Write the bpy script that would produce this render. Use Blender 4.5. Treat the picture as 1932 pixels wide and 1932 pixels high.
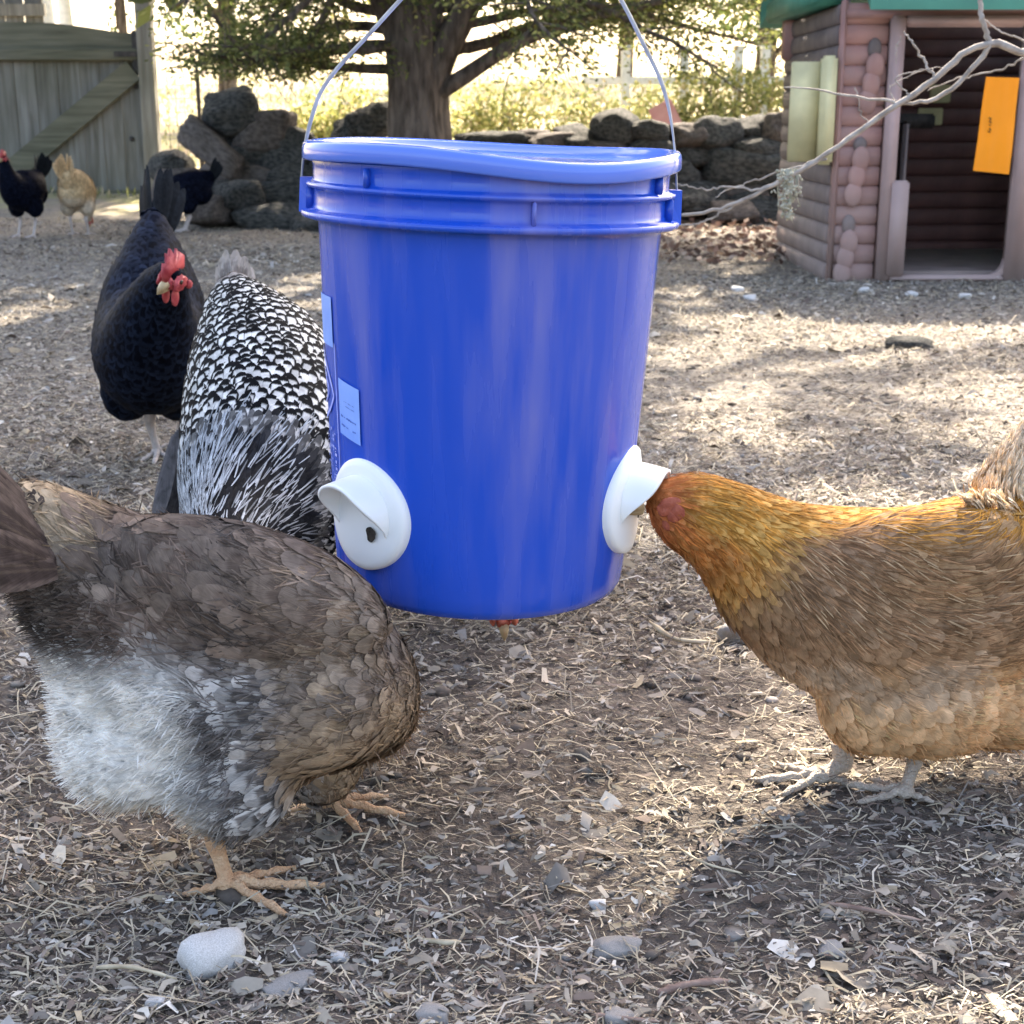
import bpy, bmesh, math, random
import numpy as np
from mathutils import Vector, Matrix, noise
from mathutils.bvhtree import BVHTree

R = math.radians
C = bpy.context.scene.collection
SC = bpy.context.scene
for o in list(bpy.data.objects):
    bpy.data.objects.remove(o)
random.seed(7)
RNG = np.random.default_rng(7)

# ------------------------------------------------------------------ camera
CAM_H, PITCH, FPX = 0.60, 15.35, 2700.0      # focal length in pixels of a 1932 px wide picture
cam = bpy.data.cameras.new('camera')
cam.sensor_width = 36.0
cam.lens = 36.0 * FPX / 1932.0
cam.clip_start, cam.clip_end = 0.05, 500
cam.dof.use_dof = True
cam.dof.focus_distance = 1.2
cam.dof.aperture_fstop = 20.0
cam_o = bpy.data.objects.new('camera', cam)
C.objects.link(cam_o)
cam_o.location = (0, 0, CAM_H)
cam_o.rotation_euler = (R(90 - PITCH), 0, 0)
SC.camera = cam_o

# ------------------------------------------------------------------ sky, sun, exposure
SUN_EL, SUN_AZ = 43.0, 13.0                 # azimuth measured from +Y towards +X
world = bpy.data.worlds.new('World')
SC.world = world
world.use_nodes = True
wn = world.node_tree
wn.nodes.clear()
sky = wn.nodes.new('ShaderNodeTexSky')
sky.sky_type = 'NISHITA'
sky.sun_disc = False
sky.sun_elevation = R(SUN_EL)
sky.sun_rotation = R(SUN_AZ)
sky.dust_density = 5.0
sky.air_density = 1.0
sky.ozone_density = 0.6
bg = wn.nodes.new('ShaderNodeBackground')
bg.inputs['Strength'].default_value = 0.15
wo = wn.nodes.new('ShaderNodeOutputWorld')
wn.links.new(sky.outputs[0], bg.inputs[0])
wn.links.new(bg.outputs[0], wo.inputs[0])

sun = bpy.data.lights.new('sun', 'SUN')
sun.energy = 4.2
sun.angle = R(0.53)
sun.color = (1.0, 0.93, 0.80)
sun_o = bpy.data.objects.new('sun', sun)
C.objects.link(sun_o)
sd = Vector((math.sin(R(SUN_AZ)) * math.cos(R(SUN_EL)), math.cos(R(SUN_AZ)) * math.cos(R(SUN_EL)), math.sin(R(SUN_EL))))
sun_o.rotation_euler = sd.to_track_quat('Z', 'Y').to_euler()
sun_o.location = (3, 6, 12)

SC.view_settings.view_transform = 'Standard'
SC.view_settings.look = 'None'
SC.view_settings.gamma = 1.0
SC.view_settings.use_curve_mapping = False
SC.view_settings.exposure = 2.42
SC.view_settings.use_white_balance = True       # balanced for the open shade, as the phone did
SC.view_settings.white_balance_temperature = 6900
SC.view_settings.white_balance_tint = 12
SC.render.engine = 'CYCLES'
SC.cycles.max_bounces = 6
SC.cycles.transparent_max_bounces = 6
SC.cycles.use_denoising = True

# ------------------------------------------------------------------ helpers
_p = R(PITCH)
def ray(px, py):
    a, b = (px - 966) / FPX, -(py - 966) / FPX
    return Vector((a, math.cos(_p) + b * math.sin(_p), -math.sin(_p) + b * math.cos(_p)))
def at(px, py, Y):
    d = ray(px, py)
    return Vector((0, 0, CAM_H)) + d * (Y / d.y)
def gnd(px, py):
    d = ray(px, py)
    p = Vector((0, 0, CAM_H)) + d * (-CAM_H / d.z)
    p.z = gz(p.x, p.y)
    return p

def terrain(x, y):
    # flat yard, then a bank rising behind the stone wall
    t = np.clip((np.asarray(y, float) - 9.0) / 22.0, 0, 1)
    z = 1.75 * t ** 1.15 * 1.0
    return z
def fbm(x, y, seed=0):
    x = np.asarray(x, float); y = np.asarray(y, float)
    z = np.zeros_like(x + y)
    rs = np.random.RandomState(seed + 11)
    for k in range(10):
        f = 1.3 * 1.62 ** k
        for _ in range(2):
            a = rs.uniform(0, math.pi); ph = rs.uniform(0, 6.28)
            z = z + np.sin((x * math.cos(a) + y * math.sin(a)) * f + ph + 1.3 * np.sin(f * .6 * (x * math.sin(a) - y * math.cos(a)) + ph * 2)) / (1 + k * 1.4) ** 1.35
    return z
def gz(x, y):
    near = np.clip(1.6 - np.abs(np.asarray(y, float)) / 30, 0, 1)
    return terrain(x, y) + 0.0042 * near * fbm(x, y)

def tagged(o, label=None, cat=None, group=None, kind=None):
    if label: o['label'] = label
    if cat: o['category'] = cat
    if group: o['group'] = group
    if kind: o['kind'] = kind
    return o
def thing(name, loc, label, cat, group=None):
    o = bpy.data.objects.new(name, None)
    C.objects.link(o)
    o.location = loc
    o.empty_display_size = .05
    return tagged(o, label, cat, group)
def root_of(p):
    while p.parent: p = p.parent
    return p
def mk(name, V, F, mat, parent=None, smooth=True, attrs=None, origin=None):
    """V world coordinates -> one mesh object"""
    V = np.asarray([tuple(v) for v in V] if not isinstance(V, np.ndarray) else V, dtype=np.float32).reshape(-1, 3)
    if parent is not None: off = np.array(root_of(parent).location, dtype=np.float32)
    elif origin is not None: off = np.array(origin, dtype=np.float32)
    else:
        off = np.array([V[:, 0].mean(), V[:, 1].mean(), V[:, 2].min()], dtype=np.float32)
    V = V - off
    me = bpy.data.meshes.new(name)
    if isinstance(F, np.ndarray):
        n, k = F.shape
        me.vertices.add(len(V)); me.vertices.foreach_set('co', V.ravel())
        me.loops.add(n * k); me.loops.foreach_set('vertex_index', F.ravel().astype(np.int32))
        me.polygons.add(n)
        me.polygons.foreach_set('loop_start', np.arange(0, n * k, k, dtype=np.int32))
        try: me.polygons.foreach_set('loop_total', np.full(n, k, dtype=np.int32))
        except Exception: pass
        me.update(calc_edges=True)
    else:
        me.from_pydata([tuple(v) for v in V.tolist()], [], F)
        me.update()
    if attrs:
        for an, (typ, data) in attrs.items():
            a = me.attributes.new(an, typ, 'POINT')
            key = 'color' if typ == 'FLOAT_COLOR' else ('vector' if typ == 'FLOAT_VECTOR' else 'value')
            a.data.foreach_set(key, np.asarray(data, dtype=np.float32).ravel())
    if smooth:
        me.polygons.foreach_set('use_smooth', np.ones(len(me.polygons), dtype=bool))
    if mat: me.materials.append(mat)
    o = bpy.data.objects.new(name, me)
    C.objects.link(o)
    if parent is not None: o.parent = parent
    else: o.location = off.tolist()
    return o
def link_copy(name, me, parent, loc, rot=(0, 0, 0), scale=(1, 1, 1)):
    o = bpy.data.objects.new(name, me)
    C.objects.link(o)
    if parent is not None:
        o.parent = parent
        loc = Vector(loc) - root_of(parent).location
    o.location = loc; o.rotation_euler = rot; o.scale = scale
    return o

class MB:
    """collects simple shapes in world coordinates"""
    def __init__(s): s.V = []; s.F = []
    def add(s, V, F):
        n = len(s.V); s.V += [Vector(v) for v in V]; s.F += [[i + n for i in f] for f in F]
        return s
    def box(s, c, d, rot=None, bev=0.0):
        bm = bmesh.new()
        bmesh.ops.create_cube(bm, size=1)
        for v in bm.verts: v.co = Vector((v.co.x * d[0], v.co.y * d[1], v.co.z * d[2]))
        if bev: bmesh.ops.bevel(bm, geom=bm.edges[:], offset=bev, segments=2, affect='EDGES')
        M = Matrix.Translation(Vector(c)) @ (rot.to_4x4() if rot is not None else Matrix())
        bm.verts.ensure_lookup_table()
        s.add([M @ v.co for v in bm.verts], [[v.index for v in f.verts] for f in bm.faces])
        bm.free(); return s
    def tube(s, pts, rad, seg=8, caps=True):
        pts = [Vector(p) for p in pts]
        if not hasattr(rad, '__len__'): rad = [rad] * len(pts)
        V, F = [], []
        T = []
        for i in range(len(pts)):
            a = pts[max(i - 1, 0)]; b = pts[min(i + 1, len(pts) - 1)]
            T.append((b - a).normalized())
        up = Vector((0, 0, 1)) if abs(T[0].z) < .9 else Vector((1, 0, 0))
        n = (up - T[0] * up.dot(T[0])).normalized()
        for i, p in enumerate(pts):
            n = (n - T[i] * n.dot(T[i]))
            n = n.normalized() if n.length > 1e-6 else T[i].orthogonal().normalized()
            b = T[i].cross(n)
            for k in range(seg):
                a = 2 * math.pi * k / seg
                V.append(p + (n * math.cos(a) + b * math.sin(a)) * rad[i])
        for i in range(len(pts) - 1):
            for k in range(seg):
                k2 = (k + 1) % seg
                F.append([i * seg + k, i * seg + k2, (i + 1) * seg + k2, (i + 1) * seg + k])
        if caps:
            F.append(list(range(seg))[::-1]); F.append([(len(pts) - 1) * seg + k for k in range(seg)])
        return s.add(V, F)
    def ball(s, c, r, rot=None, sub=2):
        bm = bmesh.new(); bmesh.ops.create_icosphere(bm, subdivisions=sub, radius=1)
        if not hasattr(r, '__len__'): r = (r, r, r)
        V = []
        for v in bm.verts:
            q = Vector((v.co.x * r[0], v.co.y * r[1], v.co.z * r[2]))
            if rot is not None: q = rot @ q
            V.append(q + Vector(c))
        s.add(V, [[v.index for v in f.verts] for f in bm.faces]); bm.free(); return s
    def build(s, name, mat, parent=None, smooth=True, **kw):
        return mk(name, s.V, s.F, mat, parent, smooth, **kw)

def lathe(prof, c, seg=96, zfun=None, rfun=None, tilt=None):
    V, F = [], []
    for j, (r, z) in enumerate(prof):
        for k in range(seg):
            a = 2 * math.pi * k / seg
            rr = r * (rfun(a, z) if rfun else 1); zz = z + (zfun(a, r, z) if zfun else 0)
            p = Vector((rr * math.cos(a), rr * math.sin(a), zz))
            if tilt: p = tilt @ p
            V.append(p + Vector(c))
    for j in range(len(prof) - 1):
        for k in range(seg):
            k2 = (k + 1) % seg
            F.append([j * seg + k, j * seg + k2, (j + 1) * seg + k2, (j + 1) * seg + k])
    return V, F
def spline(P, n):
    """Catmull-Rom through rows of P"""
    P = np.asarray(P, float)
    m = len(P)
    t = np.linspace(0, m - 1, n)
    i = np.clip(np.floor(t).astype(int), 0, m - 2); f = (t - i)[:, None]
    p0 = P[np.clip(i - 1, 0, m - 1)]; p1 = P[i]; p2 = P[i + 1]; p3 = P[np.clip(i + 2, 0, m - 1)]
    return .5 * (2 * p1 + (p2 - p0) * f + (2 * p0 - 5 * p1 + 4 * p2 - p3) * f ** 2 + (3 * p1 - p0 - 3 * p2 + p3) * f ** 3)

# ------------------------------------------------------------------ materials
def nmat(name):
    m = bpy.data.materials.new(name); m.use_nodes = True
    nt = m.node_tree; nt.nodes.clear()
    out = nt.nodes.new('ShaderNodeOutputMaterial')
    b = nt.nodes.new('ShaderNodeBsdfPrincipled')
    nt.links.new(b.outputs[0], out.inputs[0])
    return m, nt, b, out
def ramp(nt, stops, fac=None):
    r = nt.nodes.new('ShaderNodeValToRGB')
    e = r.color_ramp.elements
    while len(e) < len(stops): e.new(.5)
    for i, (p, c) in enumerate(stops):
        e[i].position = p; e[i].color = (c[0], c[1], c[2], 1)
    if fac is not None: nt.links.new(fac, r.inputs[0])
    return r
def tex(nt, kind, scale, detail=4, coord='Object', vec=None, **kw):
    n = nt.nodes.new('ShaderNodeTex' + kind)
    n.inputs['Scale'].default_value = scale
    if 'Detail' in n.inputs: n.inputs['Detail'].default_value = detail
    if vec is None:
        tc = nt.nodes.new('ShaderNodeTexCoord'); vec = tc.outputs[coord]
    nt.links.new(vec, n.inputs['Vector'])
    return n
def mapped(nt, scale=(1, 1, 1), rot=(0, 0, 0), coord='Object'):
    tc = nt.nodes.new('ShaderNodeTexCoord'); mp = nt.nodes.new('ShaderNodeMapping')
    mp.inputs['Scale'].default_value = scale; mp.inputs['Rotation'].default_value = rot
    nt.links.new(tc.outputs[coord], mp.inputs[0]); return mp.outputs[0]
def bump(nt, b, h, strength=.3, dist=.01):
    n = nt.nodes.new('ShaderNodeBump'); n.inputs['Strength'].default_value = strength; n.inputs['Distance'].default_value = dist
    nt.links.new(h, n.inputs['Height']); nt.links.new(n.outputs[0], b.inputs['Normal']); return n
def noisy(name, c1, c2, scale=8, rough=.8, bstr=.3, bdist=.005, stretch=(1, 1, 1), detail=6, spec=.3, lo=.35, hi=.65):
    m, nt, b, out = nmat(name)
    v = mapped(nt, stretch)
    n = tex(nt, 'Noise', scale, detail, vec=v)
    r = ramp(nt, [(lo, c1), (hi, c2)], n.outputs[0])
    nt.links.new(r.outputs[0], b.inputs['Base Color'])
    b.inputs['Roughness'].default_value = rough
    b.inputs['Specular IOR Level'].default_value = spec
    if bstr:
        n2 = tex(nt, 'Noise', scale * 4, 6, vec=v)
        bump(nt, b, n2.outputs[0], bstr, bdist)
    return m

M = {}
def ground_mat():
    m, nt, b, out = nmat('yard_soil')
    tc = nt.nodes.new('ShaderNodeTexCoord')
    n1 = tex(nt, 'Noise', 2.2, 5, vec=tc.outputs['Object'])
    n2 = tex(nt, 'Noise', 60, 8, vec=tc.outputs['Object'])
    n3 = tex(nt, 'Voronoi', 170, vec=tc.outputs['Object'])
    r1 = ramp(nt, [(.35, (.095, .080, .070)), (.6, (.175, .153, .135))], n1.outputs[0])
    r2 = ramp(nt, [(.32, (.035, .028, .024)), (.52, (.12, .098, .080)), (.72, (.26, .225, .18))], n2.outputs[0])
    mx = nt.nodes.new('ShaderNodeMixRGB'); mx.inputs[0].default_value = .6
    nt.links.new(r1.outputs[0], mx.inputs[1]); nt.links.new(r2.outputs[0], mx.inputs[2])
    # the open middle of the yard is paler, dusty and trodden
    sep = nt.nodes.new('ShaderNodeSeparateXYZ'); nt.links.new(tc.outputs['Object'], sep.inputs[0])
    mr = nt.nodes.new('ShaderNodeMapRange'); mr.inputs['From Min'].default_value = 1.5; mr.inputs['From Max'].default_value = 3.6
    nt.links.new(sep.outputs['Y'], mr.inputs['Value'])
    pale = ramp(nt, [(.34, (.115, .100, .083)), (.5, (.20, .178, .150)), (.68, (.31, .28, .24))], n2.outputs[0])
    mx2 = nt.nodes.new('ShaderNodeMixRGB')
    nt.links.new(mr.outputs[0], mx2.inputs[0]); nt.links.new(mx.outputs[0], mx2.inputs[1]); nt.links.new(pale.outputs[0], mx2.inputs[2])
    # grass on the bank behind the wall
    mr2 = nt.nodes.new('ShaderNodeMapRange'); mr2.inputs['From Min'].default_value = 10.5; mr2.inputs['From Max'].default_value = 12.0
    nz = nt.nodes.new('ShaderNodeMath'); nz.operation = 'MULTIPLY_ADD'
    nt.links.new(n1.outputs[0], nz.inputs[0]); nz.inputs[1].default_value = 3.0; nt.links.new(sep.outputs['Y'], nz.inputs[2])
    nt.links.new(nz.outputs[0], mr2.inputs['Value'])
    gr = ramp(nt, [(.40, (.42, .33, .26)), (.65, (.42, .40, .17))], n1.outputs[0])
    mx3 = nt.nodes.new('ShaderNodeMixRGB')
    nt.links.new(mr2.outputs[0], mx3.inputs[0]); nt.links.new(mx2.outputs[0], mx3.inputs[1]); nt.links.new(gr.outputs[0], mx3.inputs[2])
    nt.links.new(mx3.outputs[0], b.inputs['Base Color'])
    b.inputs['Roughness'].default_value = .95; b.inputs['Specular IOR Level'].default_value = .15
    ad = nt.nodes.new('ShaderNodeMath'); ad.operation = 'ADD'
    nt.links.new(n2.outputs[0], ad.inputs[0]); nt.links.new(n3.outputs[0], ad.inputs[1])
    bump(nt, b, ad.outputs[0], .8, .004)
    return m
M['soil'] = ground_mat()

def attr_mat(name, rough=.8, transl=0.0, spec=.2, vary=.25, scale=150):
    """colour from the 'col' attribute with a little grain"""
    m, nt, b, out = nmat(name)
    a = nt.nodes.new('ShaderNodeAttribute'); a.attribute_name = 'col'
    n = tex(nt, 'Noise', scale, 4)
    mr = nt.nodes.new('ShaderNodeMapRange')
    mr.inputs['To Min'].default_value = 1 - vary; mr.inputs['To Max'].default_value = 1 + vary
    nt.links.new(n.outputs[0], mr.inputs['Value'])
    mul = nt.nodes.new('ShaderNodeVectorMath'); mul.operation = 'MULTIPLY'
    nt.links.new(a.outputs['Color'], mul.inputs[0])
    nt.links.new(mr.outputs[0], mul.inputs[1])
    nt.links.new(mul.outputs[0], b.inputs['Base Color'])
    b.inputs['Roughness'].default_value = rough; b.inputs['Specular IOR Level'].default_value = spec
    if transl:
        t = nt.nodes.new('ShaderNodeBsdfTranslucent'); nt.links.new(mul.outputs[0], t.inputs[0])
        mx = nt.nodes.new('ShaderNodeMixShader'); mx.inputs[0].default_value = transl
        nt.links.new(b.outputs[0], mx.inputs[1]); nt.links.new(t.outputs[0], mx.inputs[2])
        nt.links.new(mx.outputs[0], out.inputs[0])
    return m
M['litter'] = attr_mat('wood_litter', .8, 0.1)
M['leaf'] = attr_mat('tree_leaf', .55, .55, .3, .2, 20)
M['lawn'] = attr_mat('grass_blade', .6, .4, .2, .2, 30)

def feather_mat():
    m, nt, b, out = nmat('feather')
    L = nt.links
    fa = nt.nodes.new('ShaderNodeAttribute'); fa.attribute_name = 'fa'
    fb = nt.nodes.new('ShaderNodeAttribute'); fb.attribute_name = 'fb'
    uv = nt.nodes.new('ShaderNodeAttribute'); uv.attribute_name = 'fuv'
    sep = nt.nodes.new('ShaderNodeSeparateXYZ'); L.new(uv.outputs['Vector'], sep.inputs[0])
    def math_(op, a, b_=None, c=None):
        n = nt.nodes.new('ShaderNodeMath'); n.operation = op
        for i, x in enumerate((a, b_, c)):
            if x is None: continue
            if isinstance(x, (int, float)): n.inputs[i].default_value = x
            else: L.new(x, n.inputs[i])
        return n.outputs[0]
    def sstep(x, lo, hi):
        n = nt.nodes.new('ShaderNodeMapRange'); n.interpolation_type = 'SMOOTHSTEP'
        n.inputs['From Min'].default_value = lo; n.inputs['From Max'].default_value = hi
        L.new(x, n.inputs['Value']); return n.outputs[0]
    au = math_('ABSOLUTE', sep.outputs[0])
    # barbs: fine lines slanting out from the shaft
    cmb = nt.nodes.new('ShaderNodeCombineXYZ')
    vv = math_('MULTIPLY_ADD', au, -.45, sep.outputs[1])
    L.new(math_('MULTIPLY', au, .9), cmb.inputs[0]); L.new(math_('MULTIPLY', vv, 16.0), cmb.inputs[1]); L.new(math_('MULTIPLY', sep.outputs[2], 50.0), cmb.inputs[2])
    nb = nt.nodes.new('ShaderNodeTexNoise'); nb.inputs['Scale'].default_value = 1.6; nb.inputs['Detail'].default_value = 3
    L.new(cmb.outputs[0], nb.inputs['Vector'])
    tipd = math_('MULTIPLY_ADD', sep.outputs[1], 1.0, 0.0)
    wob = math_('MULTIPLY_ADD', nb.outputs[0], .14, -.07)
    e1 = sstep(math_('ADD', au, wob), .50, .80)
    e2 = sstep(math_('ADD', tipd, wob), .71, .81)
    edge = math_('MAXIMUM', e1, e2)
    edge = math_('MULTIPLY', edge, fb.outputs['Alpha'])
    mx = nt.nodes.new('ShaderNodeMixRGB'); L.new(edge, mx.inputs[0]); L.new(fa.outputs['Color'], mx.inputs[1]); L.new(fb.outputs['Color'], mx.inputs[2])
    sh = math_('SUBTRACT', 1.0, sstep(au, .03, .13))
    sh = math_('MULTIPLY', sh, fa.outputs['Alpha'])
    mx2 = nt.nodes.new('ShaderNodeMixRGB'); L.new(sh, mx2.inputs[0]); L.new(mx.outputs[0], mx2.inputs[1]); mx2.inputs[2].default_value = (.52, .40, .25, 1)
    tc = nt.nodes.new('ShaderNodeTexCoord')
    no = nt.nodes.new('ShaderNodeTexNoise'); no.inputs['Scale'].default_value = 75; no.inputs['Detail'].default_value = 5; no.inputs['Distortion'].default_value = .8
    L.new(tc.outputs['Object'], no.inputs['Vector'])
    mott = math_('MULTIPLY_ADD', no.outputs[0], 1.5, .25)
    val = math_('MULTIPLY', math_('MULTIPLY', math_('MULTIPLY_ADD', nb.outputs[0], .9, .55), math_('MULTIPLY_ADD', sep.outputs[2], .2, .9)), mott)
    mul = nt.nodes.new('ShaderNodeVectorMath'); mul.operation = 'SCALE'
    L.new(mx2.outputs[0], mul.inputs[0]); L.new(val, mul.inputs['Scale'])
    L.new(mul.outputs[0], b.inputs['Base Color'])
    b.inputs['Roughness'].default_value = .6; b.inputs['Specular IOR Level'].default_value = .10; b.inputs['IOR'].default_value = 1.25
    bp = nt.nodes.new('ShaderNodeBump'); bp.inputs['Strength'].default_value = .35; bp.inputs['Distance'].default_value = .001
    L.new(nb.outputs[0], bp.inputs['Height']); L.new(bp.outputs[0], b.inputs['Normal'])
    t = nt.nodes.new('ShaderNodeBsdfTranslucent'); L.new(mul.outputs[0], t.inputs[0])
    ms = nt.nodes.new('ShaderNodeMixShader'); ms.inputs[0].default_value = .16
    L.new(b.outputs[0], ms.inputs[1]); L.new(t.outputs[0], ms.inputs[2]); L.new(ms.outputs[0], out.inputs[0])
    return m
M['feather'] = feather_mat()
M['skin_red'] = noisy('comb_skin', (.34, .03, .04), (.52, .09, .09), 90, .5, .5, .001, spec=.4)
M['skin_face'] = noisy('face_skin', (.26, .055, .03), (.38, .10, .055), 120, .6, .5, .001)
M['beak'] = noisy('beak_horn', (.30, .20, .10), (.48, .36, .20), 60, .4, .1, .0005)
M['eye'] = noisy('eye_amber', (.03, .012, .004), (.05, .02, .006), 60, .08, 0, spec=.6)
M['claw'] = noisy('claw_horn', (.20, .15, .11), (.34, .27, .20), 90, .4, .1, .0005)
def leg_mat(name, c1, c2):
    m, nt, b, out = nmat(name)
    n = tex(nt, 'Noise', 70, 4); r = ramp(nt, [(.35, c1), (.65, c2)], n.outputs[0])
    nt.links.new(r.outputs[0], b.inputs['Base Color']); b.inputs['Roughness'].default_value = .55
    v = tex(nt, 'Voronoi', 330); bump(nt, b, v.outputs[0], 1.0, .002)
    rv = ramp(nt, [(.35, (1, 1, 1)), (.80, (.80, .74, .68))], v.outputs[0])
    mx = nt.nodes.new('ShaderNodeMixRGB'); mx.blend_type = 'MULTIPLY'; mx.inputs[0].default_value = 1.0
    nt.links.new(r.outputs[0], mx.inputs[1]); nt.links.new(rv.outputs[0], mx.inputs[2]); nt.links.new(mx.outputs[0], b.inputs['Base Color'])
    return m
M['leg_orange'] = leg_mat('leg_scales_orange', (.74, .44, .25), (.86, .60, .38))
M['leg_grey'] = leg_mat('leg_scales_grey', (.52, .46, .40), (.70, .63, .55))
M['leg_slate'] = leg_mat('leg_scales_pale', (.58, .55, .55), (.76, .72, .72))

def plastic(name, col, rough=.3, scratch=.15, sss=0.0, var=.12, dusty=False):
    m, nt, b, out = nmat(name)
    n = tex(nt, 'Noise', 7, 5)
    c1 = tuple(x * (1 - var) for x in col); c2 = tuple(min(1, x * (1 + var)) for x in col)
    r = ramp(nt, [(.3, c1), (.7, c2)], n.outputs[0])
    nt.links.new(r.outputs[0], b.inputs['Base Color'])
    if dusty:
        g = nt.nodes.new('ShaderNodeNewGeometry'); sp = nt.nodes.new('ShaderNodeSeparateXYZ'); nt.links.new(g.outputs['Position'], sp.inputs[0])
        nd = nt.nodes.new('ShaderNodeTexNoise'); nd.inputs['Scale'].default_value = 9; nd.inputs['Detail'].default_value = 6; nt.links.new(g.outputs['Position'], nd.inputs['Vector'])
        mr_ = nt.nodes.new('ShaderNodeMapRange'); mr_.inputs['From Min'].default_value = .62; mr_.inputs['From Max'].default_value = 0.0; mr_.inputs['To Max'].default_value = .55
        nt.links.new(sp.outputs['Z'], mr_.inputs['Value'])
        ad_ = nt.nodes.new('ShaderNodeMath'); ad_.operation = 'MULTIPLY_ADD'; ad_.use_clamp = True
        nt.links.new(nd.outputs[0], ad_.inputs[0]); ad_.inputs[1].default_value = .9; 
        sb_ = nt.nodes.new('ShaderNodeMath'); sb_.operation = 'SUBTRACT'; nt.links.new(mr_.outputs[0], sb_.inputs[0]); sb_.inputs[1].default_value = .34
        nt.links.new(sb_.outputs[0], ad_.inputs[2])
        md_ = nt.nodes.new('ShaderNodeMixRGB'); nt.links.new(ad_.outputs[0], md_.inputs[0]); nt.links.new(r.outputs[0], md_.inputs[1]); md_.inputs[2].default_value = (.33, .25, .22, 1)
        nt.links.new(md_.outputs[0], b.inputs['Base Color'])
    v = mapped(nt, (30, 30, 1.5))
    n2 = tex(nt, 'Noise', 3, 6, vec=v)
    rr = nt.nodes.new('ShaderNodeMapRange'); rr.inputs['To Min'].default_value = rough * .75; rr.inputs['To Max'].default_value = rough * 1.45
    nt.links.new(n2.outputs[0], rr.inputs['Value']); nt.links.new(rr.outputs[0], b.inputs['Roughness'])
    n3 = tex(nt, 'Noise', 11, 3)
    bump(nt, b, n3.outputs[0], scratch, .004)
    if sss:
        b.inputs['Subsurface Weight'].default_value = sss
        b.inputs['Subsurface Radius'].default_value = (.01, .01, .012)
        b.inputs['Subsurface Scale'].default_value = .5
    return m
def blue_mat():
    m, nt, b, out = nmat('bucket_blue')
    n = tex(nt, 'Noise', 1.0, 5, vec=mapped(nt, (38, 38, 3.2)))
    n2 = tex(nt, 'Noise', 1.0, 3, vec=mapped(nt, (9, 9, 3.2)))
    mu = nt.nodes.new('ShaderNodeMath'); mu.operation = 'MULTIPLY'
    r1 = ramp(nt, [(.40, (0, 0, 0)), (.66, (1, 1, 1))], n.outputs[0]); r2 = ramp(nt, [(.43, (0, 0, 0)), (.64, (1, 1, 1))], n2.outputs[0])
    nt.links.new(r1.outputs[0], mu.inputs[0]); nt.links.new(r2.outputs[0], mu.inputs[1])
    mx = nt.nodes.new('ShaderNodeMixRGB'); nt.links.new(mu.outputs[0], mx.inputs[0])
    mx.inputs[1].default_value = (.008, .074, .50, 1); mx.inputs[2].default_value = (.12, .145, .48, 1)  # pale dusty streaks mixed into the colour to imitate reflections
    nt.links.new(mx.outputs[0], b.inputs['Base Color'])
    mr = nt.nodes.new('ShaderNodeMapRange'); mr.inputs['To Min'].default_value = .14; mr.inputs['To Max'].default_value = .42
    nt.links.new(r1.outputs[0], mr.inputs['Value']); nt.links.new(mr.outputs[0], b.inputs['Roughness'])
    n3 = tex(nt, 'Noise', 1.0, 4, vec=mapped(nt, (30, 30, 4)))
    bump(nt, b, n3.outputs[0], .16, .004)
    return m
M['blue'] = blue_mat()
M['lid'] = plastic('lid_blue', (.10, .20, .68), .10, .08, 0, .05)
M['white'] = plastic('port_white', (.82, .82, .80), .35, .04, .15, .02)
M['wire'] = noisy('bail_wire', (.30, .29, .28), (.48, .47, .45), 60, .6, .1, .0005, spec=.3)
M['sticker'] = noisy('sticker_paper', (.20, .36, .85), (.26, .43, .90), 30, .5, 0, 0)
M['print'] = noisy('sticker_print', (.04, .10, .45), (.06, .13, .50), 60, .5, 0, 0)
M['pale_print'] = noisy('bucket_print', (.30, .36, .85), (.42, .48, .92), 90, .5, 0, 0)
M['hole_shade'] = noisy('port_opening_shade', (.02, .015, .012), (.05, .04, .03), 200, .9, .5, .002)
M['stone'] = noisy('wall_stone', (.048, .050, .045), (.165, .158, .142), 7, .95, 1.0, .03)
M['stone_b'] = noisy('wall_stone_brown', (.068, .056, .047), (.15, .125, .108), 6, .9, .7, .012)
M['pebble'] = noisy('pebble_white', (.42, .40, .37), (.66, .64, .62), 28, .75, .4, .002)
M['pebble_g'] = noisy('pebble_grey', (.22, .205, .19), (.36, .34, .32), 30, .8, .5, .002)
M['bark'] = noisy('pine_bark', (.060, .046, .036), (.19, .15, .12), 9, .95, 1.0, .02, (3, 3, .7))
M['twig'] = noisy('bare_twig', (.22, .19, .165), (.40, .36, .32), 40, .85, .6, .002)
M['stick'] = noisy('dead_stick', (.17, .11, .09), (.34, .25, .20), 50, .85, .6, .002)
M['straw'] = noisy('straw', (.34, .27, .18), (.56, .48, .34), 60, .8, .4, .001, (1, 1, 1))
M['lichen'] = noisy('lichen', (.26, .26, .20), (.46, .45, .37), 60, .9, .6, .003)
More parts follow.
